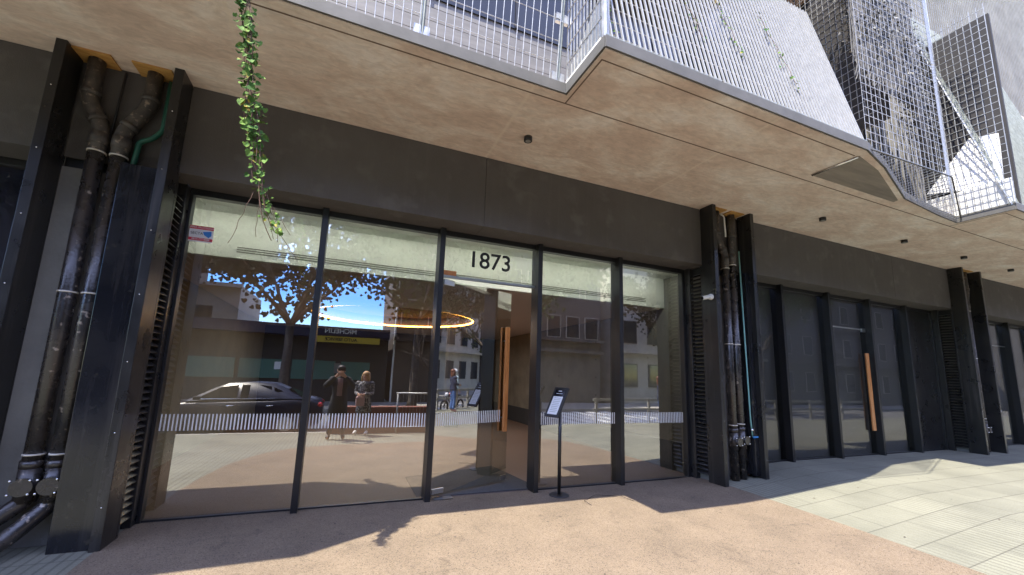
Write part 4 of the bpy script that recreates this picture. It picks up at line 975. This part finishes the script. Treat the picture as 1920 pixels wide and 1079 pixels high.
# ------------------------------------------------------------------ car
def car(x, y, z):
    t = thing('parked_car', (x, y, z), 'dark blue saloon car parked along the kerb, seen in the glass', 'car')
    # stations: (x along length, z low, z belt, half width)
    st_ = [(-2.30, .38, .60, .55), (-2.24, .26, .68, .72), (-2.05, .22, .76, .80), (-1.6, .2, .84, .86), (-1.0, .19, .90, .89), (0, .19, .94, .90), (1.0, .19, .97, .89), (1.55, .2, 1.0, .87), (2.0, .24, .99, .82), (2.22, .30, .93, .76), (2.30, .42, .80, .66)]
    b = MB(); ring = []
    for (sx, zl, zb_, hw) in st_:
        ring.append([(sx, -hw*.92, zl), (sx, -hw, zl+.14), (sx, -hw*1.0, (zl+zb_)/2+.06), (sx, -hw*.97, zb_-.05), (sx, -hw*.86, zb_+.01), (sx, 0, zb_+.05), (sx, hw*.86, zb_+.01), (sx, hw*.97, zb_-.05), (sx, hw*1.0, (zl+zb_)/2+.06), (sx, hw, zl+.14), (sx, hw*.92, zl)])
    n = 11; vs = [(x+p[0], y+p[1], z+p[2]) for r_ in ring for p in r_]; fs = []
    for i in range(len(ring)-1):
        for k in range(n): fs.append((i*n+k, i*n+(k+1) % n, (i+1)*n+(k+1) % n, (i+1)*n+k))
    fs += [tuple(range(n-1, -1, -1)), tuple((len(ring)-1)*n+k for k in range(n))]
    b.add(vs, fs, 0, True); body = b.build('body', 'car_paint', t)
    # greenhouse: base and roof outline joined
    base = [(-1.05, .93), (-.55, .96), (.4, .98), (1.2, 1.0), (1.80, 1.01)]
    roof = [(-.42, 1.30), (-.15, 1.41), (.4, 1.45), (.95, 1.42), (1.32, 1.27)]
    b = MB(); vs = []
    for (bx, bz), (rx_, rz_) in zip(base, roof):
        vs += [(x+bx, y-.80, z+bz), (x+rx_, y-.60, z+rz_), (x+rx_, y+.60, z+rz_), (x+bx, y+.80, z+bz)]
    fs = []
    for i in range(4):
        for k in range(3): fs.append((i*4+k, i*4+k+1, (i+1)*4+k+1, (i+1)*4+k))
    fs += [(0, 3, 2, 1), (16, 17, 18, 19)]
    b.add(vs, fs, 0, True); roof_o = b.build('cabin', 'car_paint', t)
    def side(px, pz, s):
        q = (pz-.95)/(1.42-.95); return (x+px, y+s*(.812-.20*q), z+pz)
    for s in (-1, 1):
        for P in ([(-.80, 1.0), (-.30, 1.31), (.10, 1.375), (.10, 1.0)], [(.18, 1.0), (.18, 1.38), (.62, 1.385), (.90, 1.35), (.98, 1.03)], [(1.03, 1.04), (.97, 1.33), (1.18, 1.24), (1.42, 1.06)]):
            b = MB(); b.add([side(px, pz, s) for px, pz in P], [tuple(range(len(P)))]); b.build('side_window', 'car_glass', roof_o)
        b = MB(); b.box(x-.85, x-.68, y+s*.86, y+s*.98, z+.97, z+1.07) if s > 0 else b.box(x-.85, x-.68, y-.98, y-.86, z+.97, z+1.07)
        b.build('wing_mirror', 'car_paint', body, bevel=.02)
        b = MB(); b.tube([side(-.85, .985, s), side(1.5, 1.035, s)], .008, 4); b.build('trim_strip', 'chrome', body)
        for hx in (.0, .95):
            b = MB(); b.tube([(x+hx-.08, y+s*.905, z+.82), (x+hx+.08, y+s*.905, z+.83)], .014, 6); b.build('door_handle', 'chrome', body)
        b = MB(); b.ball((x-2.16, y+s*.6, z+.66), .12, .14, .06); b.build('headlight', 'head_lamp', body)
        b = MB(); b.ball((x+2.21, y+s*.62, z+.84), .1, .16, .08); b.build('tail_light', 'tail_red', body)
    # windscreens
    b = MB(); b.add([(x-1.06, y-.74, z+.96), (x-1.06, y+.74, z+.96), (x-.44, y+.57, z+1.31), (x-.44, y-.57, z+1.31)], [(0, 1, 2, 3)]); b.build('windscreen', 'car_glass', roof_o)
    b = MB(); b.add([(x+1.82, y-.74, z+1.03), (x+1.82, y+.74, z+1.03), (x+1.35, y+.57, z+1.28), (x+1.35, y-.57, z+1.28)], [(0, 1, 2, 3)]); b.build('rear_window', 'car_glass', roof_o)
    for wx in (-1.42, 1.38):
        for s in (-1, 1):
            b = MB(); b.tube([(x+wx, y+s*.70, z+.32), (x+wx, y+s*.915, z+.32)], .32, 24); w_ = b.build('wheel', 'tyre', t)
            b = MB(); b.tube([(x+wx, y+s*.88, z+.32), (x+wx, y+s*.925, z+.32)], .20, 20); b.build('rim', 'rim', w_)
    return t
car(-2.75, -8.75, -.34)

# ------------------------------------------------------------------ people
def skin_obj(name, m, nodes, edges, parent, root=0, sub=2):
    me = bpy.data.meshes.new(name); me.from_pydata([n_[0] for n_ in nodes], edges, []); me.materials.append(MATS[m])
    o = bpy.data.objects.new(name, me); col.objects.link(o); o.parent = parent
    sk = o.modifiers.new('skin', 'SKIN'); sk.use_smooth_shade = True
    if not me.skin_vertices: me.skin_vertices.new() if hasattr(me.skin_vertices, 'new') else None
    ok = len(me.skin_vertices) > 0
    if not ok:
        bpy.context.view_layer.objects.active = o; o.select_set(True)
        bpy.ops.mesh.customdata_skin_add(); o.select_set(False)
    for i, n_ in enumerate(nodes):
        r = n_[1]; me.skin_vertices[0].data[i].radius = (r if isinstance(r, tuple) else (r, r)); me.skin_vertices[0].data[i].use_root = (i == root)
    sb_ = o.modifiers.new('sub', 'SUBSURF'); sb_.levels = sub; sb_.render_levels = sub
    return o
def person(x, y, rot, h, label, cols, arms='down', hair='short', extra=None, stance=.1, z=None):
    """local frame: faces -Y_local; scaled to height h; rot about Z."""
    z = gz(x, y)+.012 if z is None else z
    t = thing('person', (x, y, z), label, 'person'); t.rotation_euler = (0, 0, rot)
    s = h/1.72
    def P(a, b_, c): return (a*s, b_*s, c*s)
    J = {'pel': (0, 0, .95), 'wa': (0, 0, 1.08), 'ch': (0, -.01, 1.30), 'nk': (0, 0, 1.44), 'nk2': (0, -.01, 1.50), 'hd': (0, -.015, 1.60), 'ht': (0, -.01, 1.68)}
    for sd, k in ((-1, 'l'), (1, 'r')):
        J['hip'+k] = (sd*.09, 0, .90); J['kn'+k] = (sd*(.09+stance*.3), -.03, .49); J['an'+k] = (sd*(.09+stance*.6), .01, .09); J['to'+k] = (sd*(.10+stance*.7), -.15, .035)
        J['sh'+k] = (sd*.18, 0, 1.38)
        if arms == 'phone': el_, wr = (sd*.33, -.16, 1.22), (sd*.10, -.36, 1.47)
        elif arms == 'front': el_, wr = (sd*.23, -.02, 1.12), (sd*.08, -.22, 1.10)
        else: el_, wr = (sd*.25, .02, 1.10), (sd*.26, -.06, .87)
        J['el'+k] = el_; J['wr'+k] = wr
        d = (Vector(wr)-Vector(el_)).normalized(); pm = Vector(wr)+d*.07; J['pm'+k] = tuple(pm)
        side = d.cross(Vector((0, -1, .2))).normalized()
        for f in range(4):
            o_ = (f-1.5)*.02; L_ = (.06, .072, .068, .052)[f]
            a = pm+side*o_+d*.03; b_ = a+d*L_*.55+Vector((0, -.008, 0)); c = b_+d*L_*.4+Vector((0, -.02, -.012))
            J['f%d%s0' % (f, k)] = tuple(a); J['f%d%s1' % (f, k)] = tuple(b_); J['f%d%s2' % (f, k)] = tuple(c)
        tm = Vector(wr)+d*.03-side*.035*sd; J['th'+k] = tuple(tm); J['tt'+k] = tuple(tm+d*.045-side*.02*sd)
    rad = {'pel': .10, 'wa': .10, 'ch': .115, 'nk': .062, 'nk2': .055, 'hd': (.078, .095), 'ht': .06}
    for k in 'lr':
        rad.update({'hip'+k: .088, 'kn'+k: .056, 'an'+k: .037, 'to'+k: .034, 'sh'+k: .056, 'el'+k: .04, 'wr'+k: .027, 'pm'+k: .034, 'th'+k: .011, 'tt'+k: .009})
        for f in range(4):
            for q in range(3): rad['f%d%s%d' % (f, k, q)] = .0095-.001*q
    E_ = [('pel', 'wa'), ('wa', 'ch'), ('ch', 'nk'), ('nk', 'nk2'), ('nk2', 'hd'), ('hd', 'ht')]
    for k in 'lr':
        E_ += [('pel', 'hip'+k), ('hip'+k, 'kn'+k), ('kn'+k, 'an'+k), ('an'+k, 'to'+k), ('ch', 'sh'+k), ('sh'+k, 'el'+k), ('el'+k, 'wr'+k), ('wr'+k, 'pm'+k), ('wr'+k, 'th'+k), ('th'+k, 'tt'+k)]
        for f in range(4): E_ += [('pm'+k, 'f%d%s0' % (f, k)), ('f%d%s0' % (f, k), 'f%d%s1' % (f, k)), ('f%d%s1' % (f, k), 'f%d%s2' % (f, k))]
    def sub(names, edges, name, m, add, root, radf=None):
        idx = {n_: i for i, n_ in enumerate(names)}
        def rr(n_):
            r = (radf or {}).get(n_, rad[n_]); r = r if isinstance(r, tuple) else (r, r); return tuple((q+add)*s for q in r)
        return skin_obj(name, m, [(P(*J[n_]), rr(n_)) for n_ in names], [(idx[a], idx[b_]) for a, b_ in edges], t, idx[root])
    names = list(J); sub(names, E_, 'body', 'skin', 0, 'pel')
    tr = ['pel', 'hipl', 'knl', 'anl', 'hipr', 'knr', 'anr']
    sub(tr, [('pel', 'hipl'), ('hipl', 'knl'), ('knl', 'anl'), ('pel', 'hipr'), ('hipr', 'knr'), ('knr', 'anr')], 'trousers', cols['trousers'], .016, 'pel', {'pel': .085, 'anl': .05, 'anr': .05})
    hem = cols.get('hem', .86)
    rings = [(1.46, .075, .065), (1.435, .15, .085), (1.39, .215, .10), (1.30, .20, .122), (1.14, .165, .118), (1.02, .172, .122), (.92, .19, .132), (hem+.01, .19+.03*(.92-hem)/.35, .135+.03*(.92-hem)/.35), (hem, .18, .125)]
    cb = MB(); nn_ = 20; vs = []; rj = random.Random(int(x*100))
    for i, (z_, rx_, ry_) in enumerate(rings):
        for k in range(nn_):
            a_ = 2*math.pi*k/nn_; f_ = 1+(.05*math.sin(a_*5+i) if i > 4 else .015*math.sin(a_*3+i*2)); vs.append((rx_*f_*math.cos(a_)*s, (ry_*f_*math.sin(a_)-.006)*s, z_*s))
    fs = [(i*nn_+k, i*nn_+(k+1) % nn_, (i+1)*nn_+(k+1) % nn_, (i+1)*nn_+k) for i in range(len(rings)-1) for k in range(nn_)]
    fs = [tuple(reversed(f_)) for f_ in fs]+[tuple(range(nn_)), tuple((len(rings)-1)*nn_+k for k in reversed(range(nn_)))]
    cb.add(vs, fs, 0, True); co = cb.build('coat', cols['jacket'], None); l_ = co.location.copy(); co.parent = t; co.location = l_
    for k in 'lr':
        sub(['sh'+k, 'el'+k, 'wr'+k], [('sh'+k, 'el'+k), ('el'+k, 'wr'+k)], 'sleeve', cols['jacket'], .022, 'sh'+k, {'sh'+k: .06, 'wr'+k: .03})
        jb = MB(); jb.ball(tuple(q*s for q in J['sh'+k]), .085*s, .088*s, .082*s, 14, 10); o_ = jb.build('shoulder', cols['jacket'], None); l_ = o_.location.copy(); o_.parent = t; o_.location = l_
    for k in 'lr':
        sub(['an'+k, 'to'+k], [('an'+k, 'to'+k)], 'shoe', cols['shoes'], .014, 'an'+k)
    if cols.get('shirt'):
        b = MB(); vs = []
        for z_, yy in ((1.42, -.096), (1.37, -.117), (1.28, -.134), (1.14, -.131), (1.0, -.134)):
            for xx, dy in ((-.06, .012), (-.03, 0), (.03, 0), (.06, .012)): vs.append((xx*s, (yy+dy-.006)*s, z_*s))
        b.add(vs, [(i*4+k, i*4+k+1, (i+1)*4+k+1, (i+1)*4+k) for i in range(4) for k in range(3)], 0, True); o = b.build('shirt', cols['shirt'], None); l_ = o.location.copy(); o.parent = t; o.location = l_
    # face: nose, eyes, mouth, ears on the body skin
    b = MB(); b.ball((0, -.118*s, 1.595*s), .013*s, .022*s, .022*s, 8, 6); b.ball((-.085*s, 0, 1.595*s), .012*s, .022*s, .032*s, 8, 6); b.ball((.085*s, 0, 1.595*s), .012*s, .022*s, .032*s, 8, 6)
    def fixp(b, n_, m):
        o = b.build(n_, m, None); l = o.location.copy(); o.parent = t; o.location = l; return o
    fixp(b, 'face', 'skin')
    b = MB(); b.ball((-.032*s, -.1*s, 1.615*s), .011*s, .01*s, .007*s, 8, 6); b.ball((.032*s, -.1*s, 1.615*s), .011*s, .01*s, .007*s, 8, 6); fixp(b, 'eyes', 'shoe_black')
    b = MB(); b.ball((0, -.1*s, 1.555*s), .024*s, .008*s, .006*s, 8, 6); fixp(b, 'mouth', 'moto_red')
    hm = cols['hair']; b = MB()
    if hair == 'helmet':
        b.ball((0, .0, 1.63*s), .135*s, .155*s, .14*s, 20, 14); fixp(b, 'helmet', 'helmet_white')
        b = MB(); b.ball((0, -.10*s, 1.62*s), .10*s, .07*s, .05*s); fixp(b, 'visor', 'window_black')
    elif hair == 'short':
        b.ball((0, .018*s, 1.655*s), .093*s, .108*s, .082*s, 16, 10); b.ball((0, .05*s, 1.60*s), .085*s, .07*s, .08*s, 12, 8); fixp(b, 'hair', hm)
    else:
        b.ball((0, .02*s, 1.65*s), .105*s, .115*s, .095*s, 16, 10)
        for sd in (-1, 1): b.ball((sd*.082*s, .01*s, 1.53*s), .04*s, .07*s, .15*s, 10, 8)
        b.ball((0, .07*s, 1.53*s), .095*s, .05*s, .18*s, 12, 8); fixp(b, 'hair', hm)
    return t
ph = person(-.02, -5.80, R(180), 1.80, 'person in a long black coat and grey-pink shirt holding up a phone in both hands', dict(trousers='coat_black', jacket='coat_black', shoes='shoe_black', hair='hair_dark', shirt='shirt_mauve', hem=.55), arms='phone')
b = MB(); b.box(-.085, .085, -5.402, -5.393, 1.535, 1.62); tag(b.build('phone', 'moto_black', bevel=.003), 'dark phone held up in front of the photographer', 'phone')
person(.62, -6.55, R(205), 1.68, 'blonde person in a patterned dark coat beside the photographer', dict(trousers='trouser_grey', jacket='leopard', shoes='shoe_white', hair='hair_blonde', hem=.62), arms='front', hair='long')
person(10.75, -6.3, R(120), 1.7, 'person in a navy jacket and blue jeans waiting on the pavement', dict(trousers='jeans', jacket='coat_navy', shoes='shoe_pink', hair='hair_red'), arms='front', hair='long', stance=.05)
person(12.1, -7.15, R(110), 1.72, 'person with a white helmet and pale jacket next to the motorcycle', dict(trousers='trouser_beige', jacket='jacket_pale', shoes='shoe_white', hair='hair_dark'), hair='helmet')
# handbag
b = MB(); b.box(.40, .62, -6.40, -6.28, .62, .86); tag(b.build('handbag', 'bag_rose', bevel=.03), 'dusty rose handbag held by the blonde person', 'handbag')

def motorcycle(x, y, z):
    t = thing('motorcycle', (x, y, z), 'dark red and black motorcycle parked at the kerb', 'motorcycle')
    for wx in (-.68, .68):
        b = MB(); pts = [(x+wx+.27*math.cos(a), y, z+.31+.27*math.sin(a)) for a in [2*math.pi*k/20 for k in range(21)]]; b.tube(pts, .045, 8, 0, False); w_ = b.build('wheel', 'tyre', t)
        b = MB(); 
        for k in range(6): a = math.pi*k/3; b.tube([(x+wx, y, z+.31), (x+wx+.25*math.cos(a), y, z+.31+.25*math.sin(a))], .008, 5)
        b.tube([(x+wx, y-.05, z+.31), (x+wx, y+.05, z+.31)], .04, 10); b.build('spokes', 'rim', w_)
    b = MB(); b.tube([(x-.68, y, z+.31), (x-.42, y, z+.95)], .025, 8); b.tube([(x+.68, y, z+.31), (x+.1, y, z+.40), (x-.35, y, z+.55), (x-.42, y, z+.85), (x+.2, y, z+.72), (x+.75, y, z+.85)], .022, 8); b.build('frame', 'moto_black', t)
    b = MB(); b.ball((x-.12, y, z+.85), .27, .13, .13); b.build('fuel_tank', 'moto_red', t)
    b = MB(); b.ball((x+.38, y, z+.82), .36, .13, .07); b.build('saddle', 'moto_black', t)
    b = MB(); b.box(x-.2, x+.2, y-.13, y+.13, z+.3, z+.66); b.build('engine', 'rim', t, bevel=.03)
    b = MB(); b.tube([(x-.36, y-.34, z+1.02), (x-.43, y, z+1.0), (x-.36, y+.34, z+1.02)], .015, 8); b.build('handlebar', 'moto_black', t)
    b = MB(); b.ball((x-.53, y, z+.87), .08, .09, .09); b.build('headlight', 'head_lamp', t)
    b = MB(); b.tube([(x-.0, y+.14, z+.3), (x+.75, y+.16, z+.36)], .04, 10); b.build('exhaust', 'chrome', t)
motorcycle(13.4, -8.1, -.34)
